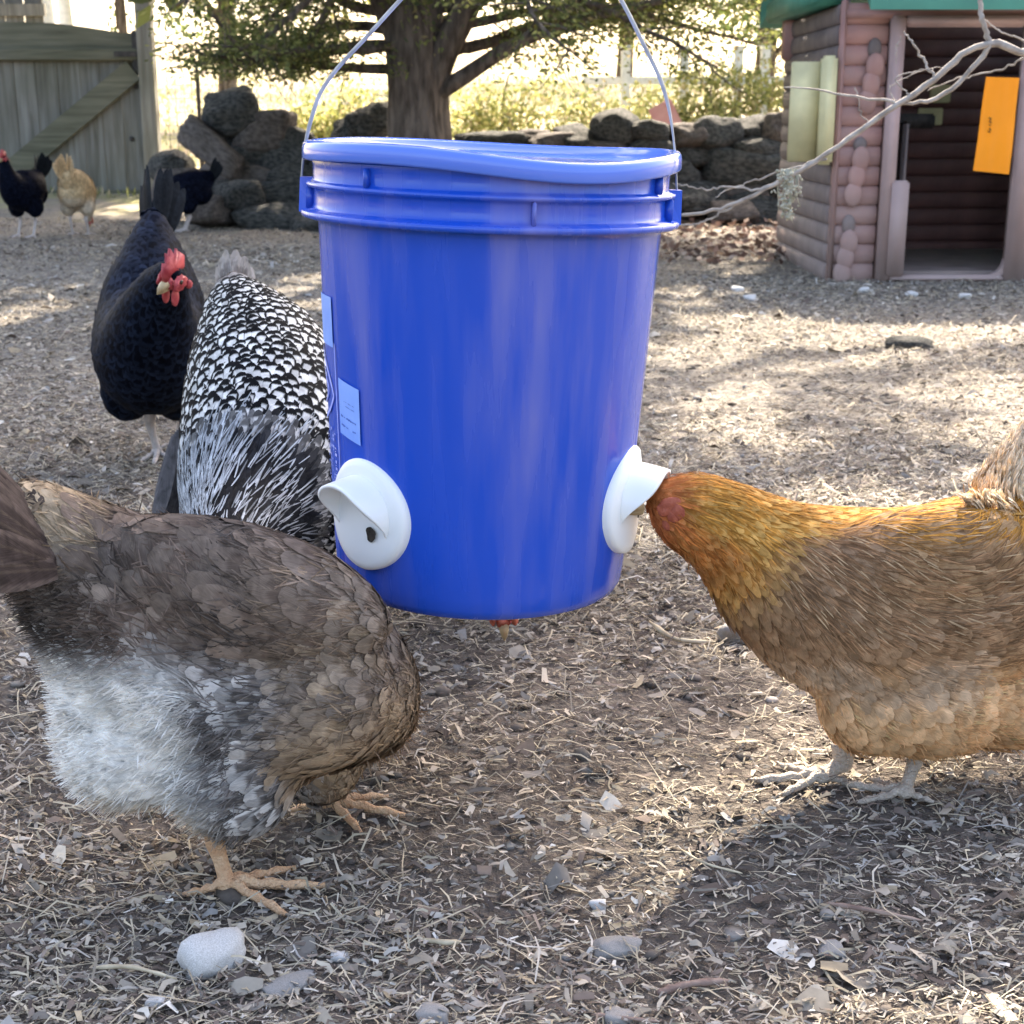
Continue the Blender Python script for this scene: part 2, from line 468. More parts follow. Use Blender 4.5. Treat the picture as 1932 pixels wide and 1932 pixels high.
def wood(name, c1, c2, axis='z'):
    st = {'z': (14, 14, 1.0), 'x': (1.0, 14, 14)}[axis]
    m, nt, b, out = nmat(name)
    n = tex(nt, 'Noise', 2.2, 9, vec=mapped(nt, st)); n.inputs['Distortion'].default_value = .4
    n2 = tex(nt, 'Noise', 1.6, 3)
    r = ramp(nt, [(.3, c1), (.7, c2)], n.outputs[0]); r2 = ramp(nt, [(.35, (.55, .58, .45)), (.7, (1, 1, 1))], n2.outputs[0])
    mx = nt.nodes.new('ShaderNodeMixRGB'); mx.blend_type = 'MULTIPLY'; mx.inputs[0].default_value = .7
    nt.links.new(r.outputs[0], mx.inputs[1]); nt.links.new(r2.outputs[0], mx.inputs[2]); nt.links.new(mx.outputs[0], b.inputs['Base Color'])
    b.inputs['Roughness'].default_value = .9; bump(nt, b, n.outputs[0], .5, .004)
    return m
M['board'] = wood('weathered_board', (.13, .12, .10), (.27, .26, .24))
M['rail'] = wood('weathered_rail', (.10, .098, .068), (.20, .19, .14), 'x')
M['post'] = wood('weathered_post', (.17, .16, .14), (.33, .31, .28))
M['iron'] = noisy('hinge_iron', (.03, .028, .026), (.07, .06, .055), 30, .7, .3, .002)
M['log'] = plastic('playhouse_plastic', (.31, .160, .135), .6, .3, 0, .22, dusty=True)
M['log_shaded'] = plastic('playhouse_shaded', (.095, .075, .072), .6, .3, 0, .3, dusty=True)  # same plastic with the side wall's shade put into its colour
M['log_inner_shade'] = plastic('playhouse_inner_shade', (.17, .085, .078), .6, .2, 0, .3)  # same plastic darkened in colour for the dim interior
M['frame'] = plastic('doorframe_plastic', (.40, .27, .25), .55, .2, 0, .15, dusty=True)
M['green'] = plastic('roof_green', (.045, .21, .15), .5, .15, 0, .15)
M['shutter'] = plastic('shutter_yellow', (.60, .54, .30), .6, .2, 0, .2)
M['orange'] = plastic('sheet_orange', (.95, .30, .005), .7, .05, 0, .04)
M['ink'] = noisy('ink', (.03, .02, .01), (.06, .03, .01), 60, .6, 0, 0)
M['fence_white'] = noisy('white_paint', (.70, .70, .67), (.84, .83, .80), 20, .6, .1, .001)
M['pinkboard'] = noisy('pink_board', (.55, .26, .26), (.65, .36, .34), 12, .7, .2, .002)

# ------------------------------------------------------------------ ground
def build_ground():
    ys = np.concatenate([np.arange(-30, 0, 1.5), np.arange(0, .7, .1), np.arange(.7, 2.0, .012), np.arange(2.0, 4, .03), np.arange(4, 12, .12), np.arange(12, 45, .8), [50, 60, 80, 120, 200, 400]])
    k = np.linspace(-1, 1, 201)
    V = []
    for y in ys:
        w = max(.75 * abs(y) + .5, .9)
        if y > 45 or y < 0: w = max(w, 60)
        w = w if y < 12 else w + (y - 12) * 2.5
        xs = np.sign(k) * np.abs(k) ** 1.15 * w
        xs[:8] = np.linspace(-90, -w * 1.0, 9)[:8] * (1 if w < 80 else w / 40); xs[-8:] = -xs[:8][::-1]
        xs.sort()
        z = gz(xs, np.full_like(xs, y))
        V.append(np.stack([xs, np.full_like(xs, y), z], 1))
    V = np.concatenate(V)
    n, m = len(ys), len(k)
    i = np.arange(n - 1)[:, None] * m + np.arange(m - 1)[None]
    F = np.stack([i, i + 1, i + m + 1, i + m], -1).reshape(-1, 4)
    g = mk('ground', V, F, M['soil'], origin=(0, 0, 0))
    tagged(g, 'bare trodden soil of the hen yard rising to a grassy bank behind', kind='structure')
build_ground()

def litter():
    N = 480000
    Y = np.exp(RNG.uniform(math.log(.72), math.log(9.0), N))
    Y[:90000] = RNG.uniform(1.5, 7.0, 90000)
    X = RNG.uniform(-1, 1, N) * (.52 * Y + .30)
    clump = fbm(X * 2.3, Y * 2.3, 5)
    keep = RNG.uniform(0, 1, N) < np.clip(.80 + .24 * clump, .30, 1)
    X, Y = X[keep], Y[keep]; N = len(X)
    kind = RNG.uniform(0, 1, N)
    sc = np.clip(.75 + .16 * Y, .8, 1.9)
    L = RNG.lognormal(-4.90, .42, N) * sc; W = L * RNG.uniform(.14, .42, N)
    st = kind < .33
    L = np.where(st, RNG.lognormal(-4.15, .62, N) * sc, L); W = np.where(st, RNG.uniform(.0008, .002, N) * sc, W)
    lf = kind > .997
    L = np.where(lf, RNG.uniform(.013, .028, N) * sc, L); W = np.where(lf, L * RNG.uniform(.5, .8, N), W)
    L = np.minimum(L, .085)
    a = np.where(RNG.uniform(0, 1, N) < .45, RNG.normal(0, .5, N), RNG.uniform(0, math.pi, N))
    tilt = RNG.normal(0, .22, N); roll = RNG.normal(0, .5, N); bend = RNG.normal(0, .18, N) * L; curl = RNG.normal(0, .17, N) * L
    ca, sa = np.cos(a), np.sin(a)
    Z = gz(X, Y) + RNG.uniform(.0008, .0075, N)
    # six vertices: three stations along, two across
    vs = []
    for si, s in enumerate((-.5, 0, .5)):
        for t in (-.5, .5):
            wd = W * (1.0 if si == 1 else RNG.uniform(.3, 1, N))
            lx = s * L; ly = t * wd + (curl if si == 1 else 0)
            lz = s * L * np.sin(tilt) + t * wd * np.sin(roll) + (bend if si == 1 else 0)
            vs.append(np.stack([X + lx * ca - ly * sa, Y + lx * sa + ly * ca, np.maximum(Z + lz, gz(X, Y) + .0005)], 1))
    V = np.stack(vs, 1).reshape(-1, 3)
    b = np.arange(N)[:, None] * 6
    F = np.concatenate([b + np.array([0, 2, 3, 1]), b + np.array([2, 4, 5, 3])])
    pal = np.array([(.46, .41, .345), (.33, .30, .26), (.27, .25, .23), (.15, .12, .105), (.50, .47, .43), (.20, .165, .145), (.40, .34, .25), (.09, .072, .065), (.30, .295, .29), (.62, .60, .57)])
    pr = np.array([.16, .15, .15, .12, .06, .13, .08, .08, .055, .015]); pr /= pr.sum()
    ci = RNG.choice(len(pal), N, p=pr)
    col = pal[ci] * RNG.uniform(.5, 1.22, (N, 1)) * np.clip(1 - .10 * fbm(X * 1.6, Y * 1.6, 9), .65, 1.15)[:, None]
    straw = st & (RNG.uniform(0, 1, N) < .55)
    col[straw] = np.array([.52, .465, .36]) * RNG.uniform(.5, 1.1, (straw.sum(), 1))
    col = col * np.array([1.0, .968, .915])
    col = np.concatenate([col, np.ones((N, 1))], 1)
    o = mk('wood_chip_litter', V, F, M['litter'], smooth=False, origin=(0, 0, 0),
           attrs={'col': ('FLOAT_COLOR', np.repeat(col, 6, 0))})
    tagged(o, 'wood chips, straw and leaf scraps scattered over the yard soil', 'litter', kind='stuff')
litter()

def pebbles():
    """small grit and clods, too many to count"""
    bm = bmesh.new(); bmesh.ops.create_icosphere(bm, subdivisions=1, radius=1)
    bv = np.array([v.co[:] for v in bm.verts]); bf = np.array([[v.index for v in f.verts] for f in bm.faces]); bm.free()
    N = 4200
    Y = np.exp(RNG.uniform(math.log(.75), math.log(8.5), N)); X = RNG.uniform(-1, 1, N) * (.52 * Y + .30)
    r = RNG.lognormal(-5.7, .5, N) * np.clip(.7 + .25 * Y, .8, 2.0); r = np.minimum(r, .011)
    S = r[:, None] * RNG.uniform(.6, 1.3, (N, 3)); S[:, 2] *= .6
    V = bv[None] * (1 + RNG.normal(0, .12, (N, len(bv), 1))) * S[:, None]
    a = RNG.uniform(0, 6.28, N)
    c, s = np.cos(a)[:, None], np.sin(a)[:, None]
    V = np.stack([V[..., 0] * c - V[..., 1] * s + X[:, None], V[..., 0] * s + V[..., 1] * c + Y[:, None], V[..., 2] + (gz(X, Y) + S[:, 2] * .4)[:, None]], -1)
    F = (np.arange(N)[:, None, None] * len(bv) + bf[None]).reshape(-1, 3)
    pal = np.array([(.14, .115, .095), (.2, .175, .15), (.34, .31, .28), (.11, .09, .075)])
    col = pal[RNG.choice(4, N, p=[.4, .28, .1, .22])] * RNG.uniform(.7, 1.2, (N, 1))
    col = np.concatenate([col, np.ones((N, 1))], 1)
    o = mk('grit', V.reshape(-1, 3), F, M['litter'], origin=(0, 0, 0), attrs={'col': ('FLOAT_COLOR', np.repeat(col, len(bv), 0))})
    tagged(o, 'small soil clods and grit lying among the wood chips', 'grit', kind='stuff')
pebbles()

# ------------------------------------------------------------------ bucket
BX, BY, BZ = -0.0145, 1.22, 0.2055
TILT = Matrix.Rotation(R(2.0), 3, 'Y')          # bottom hangs slightly to the left
BC = Vector((BX - .0145, BY, BZ))
def bpt(az, r, z):
    """point on the bucket; az measured from the side facing the camera towards the right"""
    return BC + TILT @ Vector((r * math.sin(az), -r * math.cos(az), z))
def brad(z): return .1265 + (.1425 - .1265) * max(0, min(1, z / .31))
def build_bucket():
    root = thing('bucket', (BC.x, BC.y, BC.z), 'blue plastic bucket hanging by its wire bail with white feeding ports near the bottom', 'bucket')
    prof = [(0.0, .006), (.100, .006), (.108, .0), (.116, .0), (.1225, .003), (.1258, .010), (.1268, .02)]
    for z in np.linspace(.04, .295, 14): prof.append((brad(z), float(z)))
    prof += [(.1425, .308), (.1432, .3125), (.1560, .3135), (.1572, .3155), (.1572, .3180), (.1555, .3190), (.1480, .3205), (.1468, .3235), (.1466, .334),
             (.1475, .3365), (.1522, .3375), (.1530, .339), (.1528, .3405), (.1480, .3420), (.1468, .344), (.1470, .354), (.1480, .3575),
             (.1470, .362), (.1430, .362), (.1420, .350), (.138, .25), (.123, .012), (0, .010)]
    def rf(a, z): return 1 + .0025 * math.sin(2 * a + .7) * (z / .36)
    V, F = lathe(prof, BC, 128, rfun=rf, tilt=TILT)
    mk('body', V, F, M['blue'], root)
    # lid with a sagging front edge
    def zf(a, r, z):
        az = math.atan2(math.cos(a), -math.sin(a))       # 0 towards the camera, + to the right
        d = az - R(24)
        dip = -.0078 * math.exp(-(d / R(36)) ** 2) * max(0, (r - .075) / .08)
        return dip + .0012 * math.sin(3 * a + 1) * (r / .155)
    lp = [(0, .3655), (.05, .3652), (.09, .3650), (.120, .3652), (.138, .3660), (.143, .3672), (.1465, .3722), (.1495, .3745), (.1535, .3740), (.1552, .3720), (.1560, .3690), (.1562, .3612), (.1552, .3595), (.1530, .3598), (.152, .362)]
    V, F = lathe(lp, BC, 160, zfun=zf, tilt=TILT)
    mk('lid', V, F, M['lid'], root)
    # vertical webs between the ribs
    for az, z0, z1 in ((-38, .342, .356), (13, .3195, .337), (75, .3195, .337), (-80, .3195, .337), (62, .342, .356)):
        b = MB(); a = R(az)
        b.box(bpt(a, .1490, (z0 + z1) / 2), (.0025, .008, z1 - z0), rot=TILT @ Matrix.Rotation(a, 3, 'Z'), bev=.0006)
        b.build('web', M['blue'], root)
    # partial upper rib ends: long shallow ledge
    # ears
    for s in (-1, 1):
        e = MB(); a = R(88 * s)
        c = bpt(a, .1515, .3295)
        rt = TILT @ Matrix.Rotation(a, 3, 'Z')
        # wedge shaped ear, wide at the bottom
        pr = [(-.024, 0, -.013), (.024, 0, -.013), (.012, 0, .014), (-.012, 0, .014)]
        VV = [c + rt @ Vector((x, .006, z)) for x, _, z in pr] + [c + rt @ Vector((x * .8, -.006, z)) for x, _, z in pr]
        e.add(VV, [[0, 1, 2, 3], [7, 6, 5, 4], [0, 4, 5, 1], [1, 5, 6, 2], [2, 6, 7, 3], [3, 7, 4, 0]])
        e.build('ear', M['blue'], root, smooth=False)
    # bail
    pl = [at(586, 383, BY), at(576, 374, BY), at(569, 350, BY), at(571, 310, BY), at(578, 262, BY), at(590, 215, BY), at(606, 172, BY), at(640, 125, BY), at(695, 66, BY), at(757, -2, BY), at(830, -78, BY), at(900, -140, BY), at(960, -165, BY)]
    pr_ = [at(1279, 383, BY), at(1277, 360, BY), at(1275, 310, BY), at(1270, 255, BY), at(1262, 205, BY), at(1246, 150, BY), at(1215, 85, BY), at(1172, 0, BY), at(1120, -80, BY), at(1050, -140, BY), at(960, -165, BY)]
    P = spline([tuple(p) for p in pl + pr_[::-1][1:]], 90)
    n = len(P)
    rad = [.0009 + .0008 * min(1, max(0, (i / 90 - .12) * 12)) * min(1, max(0, (.86 - i / 90) * 12)) for i in range(n)]
    MB().tube(P, rad, 8).build('bail', M['wire'], root)
    # printed sticker and pale print near the left edge (flat print on the wall)
    def patch(az0, az1, z0, z1, off, name, mat, par, skew=0.0, n=6):
        V, F = [], []
        for i in range(n + 1):
            a = az0 + (az1 - az0) * i / n
            for z in (z0, z1):
                V.append(bpt(a, brad(z) * rf2(a) + off, z - skew * i / n))
        for i in range(n): F.append([2 * i, 2 * i + 2, 2 * i + 3, 2 * i + 1])
        return mk(name, V, F, mat, par)
    def rf2(a): return 1.0026
    def zz(py, az): # height on the bucket for a photo row on the near-left side
        return 0
    s1 = patch(R(-60), R(-46.5), .142, .188, .0009, 'sticker', M['sticker'], root, .005)
    for k, (u0, u1, zc, h) in enumerate(((.30, .78, .1715, .0010), (.36, .80, .1680, .0010), (.12, .86, .1580, .0020), (.12, .84, .1505, .0020))):
        a0, a1 = R(-60 + 13.5 * u0), R(-60 + 13.5 * u1)
        mk_v = []; mk_f = []
        m_ = 14
        for i in range(m_):
            if random.random() < .18: continue
            aa = a0 + (a1 - a0) * i / m_; ab = a0 + (a1 - a0) * (i + .7) / m_
            zt = zc + random.uniform(.1, .5) * h; zb = zc - random.uniform(.2, .5) * h
            sk = -.005 * ((i / m_) * (u1 - u0) + u0)
            n0 = len(mk_v)
            mk_v += [bpt(aa, brad(zb) * 1.0026 + .0013, zb + sk), bpt(ab, brad(zb) * 1.0026 + .0013, zb + sk), bpt(ab, brad(zt) * 1.0026 + .0013, zt + sk), bpt(aa, brad(zt) * 1.0026 + .0013, zt + sk)]
            mk_f.append([n0, n0 + 1, n0 + 2, n0 + 3])
        mk('print_line', mk_v, mk_f, M['print'], s1)
    patch(R(-84), R(-63.5), .211, .252, .0009, 'label_panel', M['sticker'], root)
    # chevron emblem and column of small marks, read edge-on at the bucket's side
    ch = MB()
    def strip(pts, w):
        for (a0, z0), (a1, z1) in zip(pts[:-1], pts[1:]):
            V = []
            for a, z in ((a0, z0), (a1, z1)):
                V += [bpt(R(a), brad(z) * 1.0026 + .0010, z - w), bpt(R(a), brad(z) * 1.0026 + .0010, z + w)]
            ch.add(V, [[0, 2, 3, 1]])
    strip([(-84, .205), (-76, .196), (-67, .178), (-65, .170), (-70, .158), (-82, .146)], .0022)
    strip([(-84, .190), (-76, .182), (-71, .174), (-73, .168), (-82, .158)], .0015)
    ch.build('emblem', M['pale_print'], root)
    tx = MB()
    z = .140
    rr = random.Random(3)
    while z > .072:
        for a in np.arange(-86, -65, 2.4):
            if rr.random() < .55:
                da = rr.uniform(.6, 1.9); dz = rr.uniform(.0007, .0022)
                V = [bpt(R(a), brad(z) * 1.0026 + .001, z), bpt(R(a + da), brad(z) * 1.0026 + .001, z + rr.uniform(-.001, .001)),
                     bpt(R(a + da), brad(z) * 1.0026 + .001, z + dz), bpt(R(a), brad(z) * 1.0026 + .001, z + dz)]
                tx.add(V, [[0, 1, 2, 3]])
        z -= .0030
    tx.build('printed_band', M['pale_print'], root)
    V = []; F = []
    zs = np.linspace(.068, .215, 12)
    for z in zs: V += [bpt(R(-62.6), brad(z) * 1.0026 + .001, z), bpt(R(-61.9), brad(z) * 1.0026 + .001, z)]
    for i in range(11): F.append([2 * i, 2 * i + 1, 2 * i + 3, 2 * i + 2])
    mk('printed_border', V, F, M['pale_print'], root)
    return root
bucket = build_bucket()

def build_port(az, zc, twist):
    """white round flange with an outward hood that covers the upper half of its opening"""
    a = R(az)
    r0 = brad(zc)
    c = bpt(a, r0 - .001, zc)
    n = (TILT @ Vector((math.sin(a), -math.cos(a), 0))).normalized()
    s = (TILT @ Vector((math.cos(a), math.sin(a), 0))).normalized()
    u = (TILT @ Vector((0, 0, 1))).normalized()
    t = R(twist)
    s, u = s * math.cos(t) + u * math.sin(t), u * math.cos(t) - s * math.sin(t)
    def P(x, y, d): return c + s * x + u * y + n * d
    pt = bpy.data.objects.new('port', None); C.objects.link(pt); pt.parent = bucket; pt.empty_display_size = .02
    seg = 72; RF = .0465
    prof = [(0, .0075), (.030, .0078), (.040, .0075), (.0445, .0065), (.0462, .0045), (RF, .0015), (RF, -.004)]
    V, F = [], []
    for r, d in prof:
        for k in range(seg):
            b = 2 * math.pi * k / seg
            x, y = r * math.cos(b), r * math.sin(b)
            sag = (r0 - math.sqrt(max(r0 * r0 - x * x, 0)))
            V.append(P(x, y, d - sag * .75))
    for j in range(len(prof) - 1):
        for k in range(seg):
            k2 = (k + 1) % seg; F.append([j * seg + k, j * seg + k2, (j + 1) * seg + k2, (j + 1) * seg + k])
    mk('flange', V, F, M['white'], pt)
    # hood
    V, F = [], []
    nphi, nl = 49, 12
    RT = .0335
    def hood(phi, q, r):
        ph = abs(phi) / math.pi                                  # 0 top .. 1 bottom
        Lh = -.004 + .035 * (1 / (1 + math.exp((ph - .47) * 11)))
        d = Lh * q
        rr = r * (1 - .10 * (q * Lh / .05) ** 2)
        return P(rr * math.sin(phi), rr * math.cos(phi) - .10 * d, .004 + d)
    for lay, r in enumerate((RT, RT - .003)):
        for j in range(nl + 1):
            for i in range(nphi):
                V.append(hood(-math.pi + 2 * math.pi * i / (nphi - 1), j / nl, r))
    st = (nl + 1) * nphi
    for lay in (0, 1):
        for j in range(nl):
            for i in range(nphi - 1):
                f = [lay * st + j * nphi + i, lay * st + j * nphi + i + 1, lay * st + (j + 1) * nphi + i + 1, lay * st + (j + 1) * nphi + i]
                F.append(f if lay == 0 else f[::-1])
    for i in range(nphi - 1):
        a_ = nl * nphi + i; F.append([a_, a_ + 1, st + a_ + 1, st + a_])
    mk('hood', V, F, M['white'], pt)
    V = [P(.015, -.013, .0084)] + [P(.015 + .0060 * math.cos(2 * math.pi * k / 20) * (1 + .2 * math.sin(k)), -.013 + .0065 * math.sin(2 * math.pi * k / 20), .0084) for k in range(20)]
    mk('opening', V, [[0, k + 1, (k + 1) % 20 + 1] for k in range(20)], M['hole_shade'], pt, smooth=False)  # flat dark disc; the hole's inner shade is put into its colour
    return pt
build_port(-45.5, .080, 0)
build_port(71, .087, 0)

# ------------------------------------------------------------------ hens
def feathers(name, parent, P, D, Nn, L, W, fa, fb, lift, surf=None, rows=5, bend=0.0, tip=.45, base_h=.001, point=0.0, conform=True):
    """one mesh of many small curved feather vanes.  P base, D direction, Nn normal, L length, W half width"""
    n = len(P)
    if n == 0: return None
    P = np.asarray(P, float); D = np.asarray(D, float); Nn = np.asarray(Nn, float)
    L = np.broadcast_to(np.asarray(L, float), (n,)); W = np.broadcast_to(np.asarray(W, float), (n,))
    lift = np.broadcast_to(np.asarray(lift, float), (n,))
    V = np.zeros((n, rows, 3, 3)); UV = np.zeros((n, rows, 3, 3))
    rnd = RNG.uniform(0, 1, n)
    cen = P.copy(); d = D.copy(); nor = Nn.copy()
    for j in range(rows):
        v = j / (rows - 1)
        if j > 0:
            cen = cen + d * (L / (rows - 1))[:, None]
            if surf is not None and conform:
                for i in range(n):
                    loc, nn, _, dist = surf.find_nearest(Vector(cen[i]), .12)
                    if loc is not None:
                        # stay on the surface but never turn sharply
                        q = np.array(loc); m = np.array(nn)
                        if (q - P[i]).dot(q - P[i]) > 1e-8 and m.dot(nor[i]) > .3:
                            cen[i] = cen[i] * .25 + q * .75
                            nor[i] = nor[i] * .4 + m * .6
                nor /= np.linalg.norm(nor, axis=1)[:, None]
                d = d - nor * (d * nor).sum(1)[:, None]; d /= np.linalg.norm(d, axis=1)[:, None] + 1e-9
        if v < .55: w = .55 + .45 * math.sin(v / .55 * math.pi / 2)
        else: w = math.sqrt(max(0, 1 - ((v - .55) / .45) ** 2 * (1 - tip ** 2)))
        if point: w = w * (1 - point * v)
        s = np.cross(nor, d); s /= np.linalg.norm(s, axis=1)[:, None] + 1e-9
        h = base_h + lift * L * v + (-bend * L * v * v)
        c2 = cen + nor * np.asarray(h).reshape(-1, 1)
        for k, u in enumerate((-1, 0, 1)):
            V[:, j, k] = c2 + s * (u * W * w)[:, None] - nor * ((W * w * .16) * abs(u))[:, None]
            UV[:, j, k] = np.stack([np.full(n, u * 1.0), np.full(n, v), rnd], 1)
    # pointed centre of the tip
    V[:, -1, 1] += d * (L * .05)[:, None]
    idx = np.arange(n)[:, None] * rows * 3
    F = []
    for j in range(rows - 1):
        for k in range(2):
            a = j * 3 + k
            F.append(idx + np.array([a, a + 1, a + 4, a + 3]))
    F = np.concatenate(F)
    m = rows * 3
    fa = np.asarray(fa, float); fb = np.asarray(fb, float)
    return mk(name, V.reshape(-1, 3), F, M['feather'], parent, True,
              attrs={'fa': ('FLOAT_COLOR', np.repeat(fa, m, 0)), 'fb': ('FLOAT_COLOR', np.repeat(fb, m, 0)), 'fuv': ('FLOAT_VECTOR', UV.reshape(-1, 3))})

class Hen:
    def __init__(s, name, label, spine, lumps, voxel=.006, group='hens in the yard', up=(0, 0, 1)):
        """spine rows: x, y, z, half width, half height - tail root first, head last (world coordinates)"""
        s.sp = spline(spine, 60)
        base = s.sp[:, :3].mean(0)
        s.root = thing(name, (float(base[0]), float(base[1]), 0), label, 'hen', group)
        mb = MB()
        n = len(s.sp); seg = 26
        T = np.gradient(s.sp[:, :3], axis=0); T /= np.linalg.norm(T, axis=1)[:, None]
        s.T = T
        upv = np.array(up, float)
        S = np.cross(upv[None], T); 
        # keep the side vector continuous where the neck points up or down
        for i in range(n):
            if np.linalg.norm(S[i]) < .35 and i > 0: S[i] = S[i - 1] - T[i] * S[i - 1].dot(T[i])
            S[i] /= np.linalg.norm(S[i]) + 1e-9
            if i > 0 and S[i].dot(S[i - 1]) < 0: S[i] = -S[i]
        U = np.cross(T, S)
        s.S, s.U = S, U
        V, F = [], []
        for i in range(n):
            rw, rh = max(s.sp[i, 3], .004), max(s.sp[i, 4], .004)
            for k in range(seg):
                a = 2 * math.pi * k / seg
                V.append(Vector(s.sp[i, :3] + S[i] * math.cos(a) * rw + U[i] * math.sin(a) * rh))
            if i:
                for k in range(seg):
                    k2 = (k + 1) % seg
                    F.append([(i - 1) * seg + k, (i - 1) * seg + k2, i * seg + k2, i * seg + k])
        F.append(list(range(seg))[::-1]); F.append([(n - 1) * seg + k for k in range(seg)])
        mb.add(V, F)
        for c, r, rot in lumps:
            mb.ball(c, r, rot=rot, sub=3)
        me = bpy.data.meshes.new('tmp'); me.from_pydata([tuple(v) for v in mb.V], [], mb.F)
        o = bpy.data.objects.new('tmp', me); C.objects.link(o)
        md = o.modifiers.new('r', 'REMESH'); md.mode = 'VOXEL'; md.voxel_size = voxel
        ms = o.modifiers.new('s', 'SMOOTH'); ms.iterations = 7; ms.factor = .6
        dg = bpy.context.evaluated_depsgraph_get()
        ev = o.evaluated_get(dg); m2 = bpy.data.meshes.new_from_object(ev)
        bpy.data.objects.remove(o); bpy.data.meshes.remove(me)
        nv = len(m2.vertices); co = np.zeros(nv * 3); m2.vertices.foreach_get('co', co); co = co.reshape(-1, 3)
        s.co = co
        polys = [list(p.vertices) for p in m2.polygons]
        tris = []
        for p in polys:
            for k in range(1, len(p) - 1): tris.append((p[0], p[k], p[k + 1]))
        s.tris = np.array(tris)
        s.bvh = BVHTree.FromPolygons([Vector(v) for v in co], polys)
        s.polys = polys
        bpy.data.meshes.remove(m2)
    def finish_body(s, colfun):
        """the continuous body under the plumage"""
        t, h, sd = s.param(s.co)
        fa, fb = colfun(t, h, sd, s.co, len(s.co))
        n = len(s.co)
        fa = fa.copy(); fa[:, 3] = 0; fb = fb.copy(); fb[:, 3] = 0
        fa[:, :3] *= .8
        uv = np.stack([np.full(n, .3), np.full(n, .3), np.full(n, .5)], 1)
        mk('body', s.co, s.polys, M['feather'], s.root, True, attrs={'fa': ('FLOAT_COLOR', fa), 'fb': ('FLOAT_COLOR', fb), 'fuv': ('FLOAT_VECTOR', uv)})
    def param(s, P):
        """position along the spine 0 tail .. 1 head, height and side around it (-1 .. 1)"""
        P = np.asarray(P); C_ = s.sp[:, :3]
        rr = np.maximum((s.sp[:, 3] + s.sp[:, 4]) * .5, .012)
        ti = np.zeros(len(P), int)
        for a in range(0, len(P), 4000):
            d = np.linalg.norm(P[a:a + 4000, None] - C_[None], axis=2)
            ti[a:a + 4000] = np.argmin(d, axis=1)
        v = P - C_[ti]
        h = (v * s.U[ti]).sum(1) / np.maximum(s.sp[ti, 4], .01); sd = (v * s.S[ti]).sum(1) / np.maximum(s.sp[ti, 3], .01)
        s._ti = ti
        return ti / (len(C_) - 1), np.clip(h, -1.4, 1.4), np.clip(sd, -1.4, 1.4)
    def scatter(s, n, sizef, colfun, gap=.45, jitter=.12, name='plumage', rows=5, flow=None, keep=None):
        """sizef(t,h,sd) -> length, half width, lift"""
        A = s.co[s.tris[:, 0]]; B = s.co[s.tris[:, 1]]; Cc = s.co[s.tris[:, 2]]
        cr = np.cross(B - A, Cc - A); ar = np.linalg.norm(cr, axis=1)
        i = RNG.choice(len(ar), n, p=ar / ar.sum())
        u, v = RNG.uniform(0, 1, n), RNG.uniform(0, 1, n); f = u + v > 1; u[f], v[f] = 1 - u[f], 1 - v[f]
        P = A[i] + (B - A)[i] * u[:, None] + (Cc - A)[i] * v[:, None]
        N = cr[i] / (ar[i, None] + 1e-12)
        P = np.array(P)
        t, h, sd = s.param(P)
        L, W, lift = sizef(t, h, sd)
        # dart throwing so that the vanes lie like shingles
        cell = .012; grid = {}; ok = []
        for k in range(n):
            if keep is not None and not keep(t[k], h[k], sd[k], P[k]): continue
            r = W[k] * 2 * gap
            key = (int(P[k, 0] // cell), int(P[k, 1] // cell), int(P[k, 2] // cell)); bad = False
            for dx in (-1, 0, 1):
                for dy in (-1, 0, 1):
                    for dz in (-1, 0, 1):
                        for q in grid.get((key[0] + dx, key[1] + dy, key[2] + dz), ()):
                            if (P[q, 0] - P[k, 0]) ** 2 + (P[q, 1] - P[k, 1]) ** 2 + (P[q, 2] - P[k, 2]) ** 2 < r * r: bad = True; break
                        if bad: break
                    if bad: break
                if bad: break
            if not bad:
                grid.setdefault(key, []).append(k); ok.append(k)
        ok = np.array(ok)
        P, N, t, h, sd, L, W, lift = P[ok], N[ok], t[ok], h[ok], sd[ok], L[ok], W[ok], lift[ok]
        ti = np.clip((t * 59).astype(int), 0, 59)
        D = -s.T[ti] + np.array([0, 0, -.28])[None] * np.clip(.6 - h, 0, 1.2)[:, None]
        if flow is not None: D = flow(D, P, t, h, sd)
        D = D + RNG.normal(0, jitter, D.shape)
        D = D - N * (D * N).sum(1)[:, None]; D /= np.linalg.norm(D, axis=1)[:, None] + 1e-9
        m = len(P)
        L = L * RNG.uniform(.82, 1.15, m); W = W * RNG.uniform(.85, 1.12, m); lift = lift * RNG.uniform(.4, 1.6, m)
        fa, fb = colfun(t, h, sd, P, m)
        P = P - D * L[:, None] * .3
        return feathers(name, s.root, P, D, N, L, W, fa, fb, lift, s.bvh, rows)
    def fluff(s, n, colfun, keep, length=.02, name='down'):
        """fine stray barbs that soften the outline"""
        A = s.co[s.tris[:, 0]]; B = s.co[s.tris[:, 1]]; Cc = s.co[s.tris[:, 2]]
        cr = np.cross(B - A, Cc - A); ar = np.linalg.norm(cr, axis=1)
        i = RNG.choice(len(ar), n, p=ar / ar.sum())
        u, v = RNG.uniform(0, 1, n), RNG.uniform(0, 1, n); f = u + v > 1; u[f], v[f] = 1 - u[f], 1 - v[f]
        P = A[i] + (B - A)[i] * u[:, None] + (Cc - A)[i] * v[:, None]; N = cr[i] / (ar[i, None] + 1e-12)
        t, h, sd = s.param(P)
        k = keep(t, h, sd, P); P, N, t, h, sd = P[k], N[k], t[k], h[k], sd[k]
        m = len(P); ti = np.clip((t * 59).astype(int), 0, 59)
        D = -s.T[ti] * .9 + np.array([0, 0, -.5])[None] + N * .30 + RNG.normal(0, .28, (m, 3)); D /= np.linalg.norm(D, axis=1)[:, None]
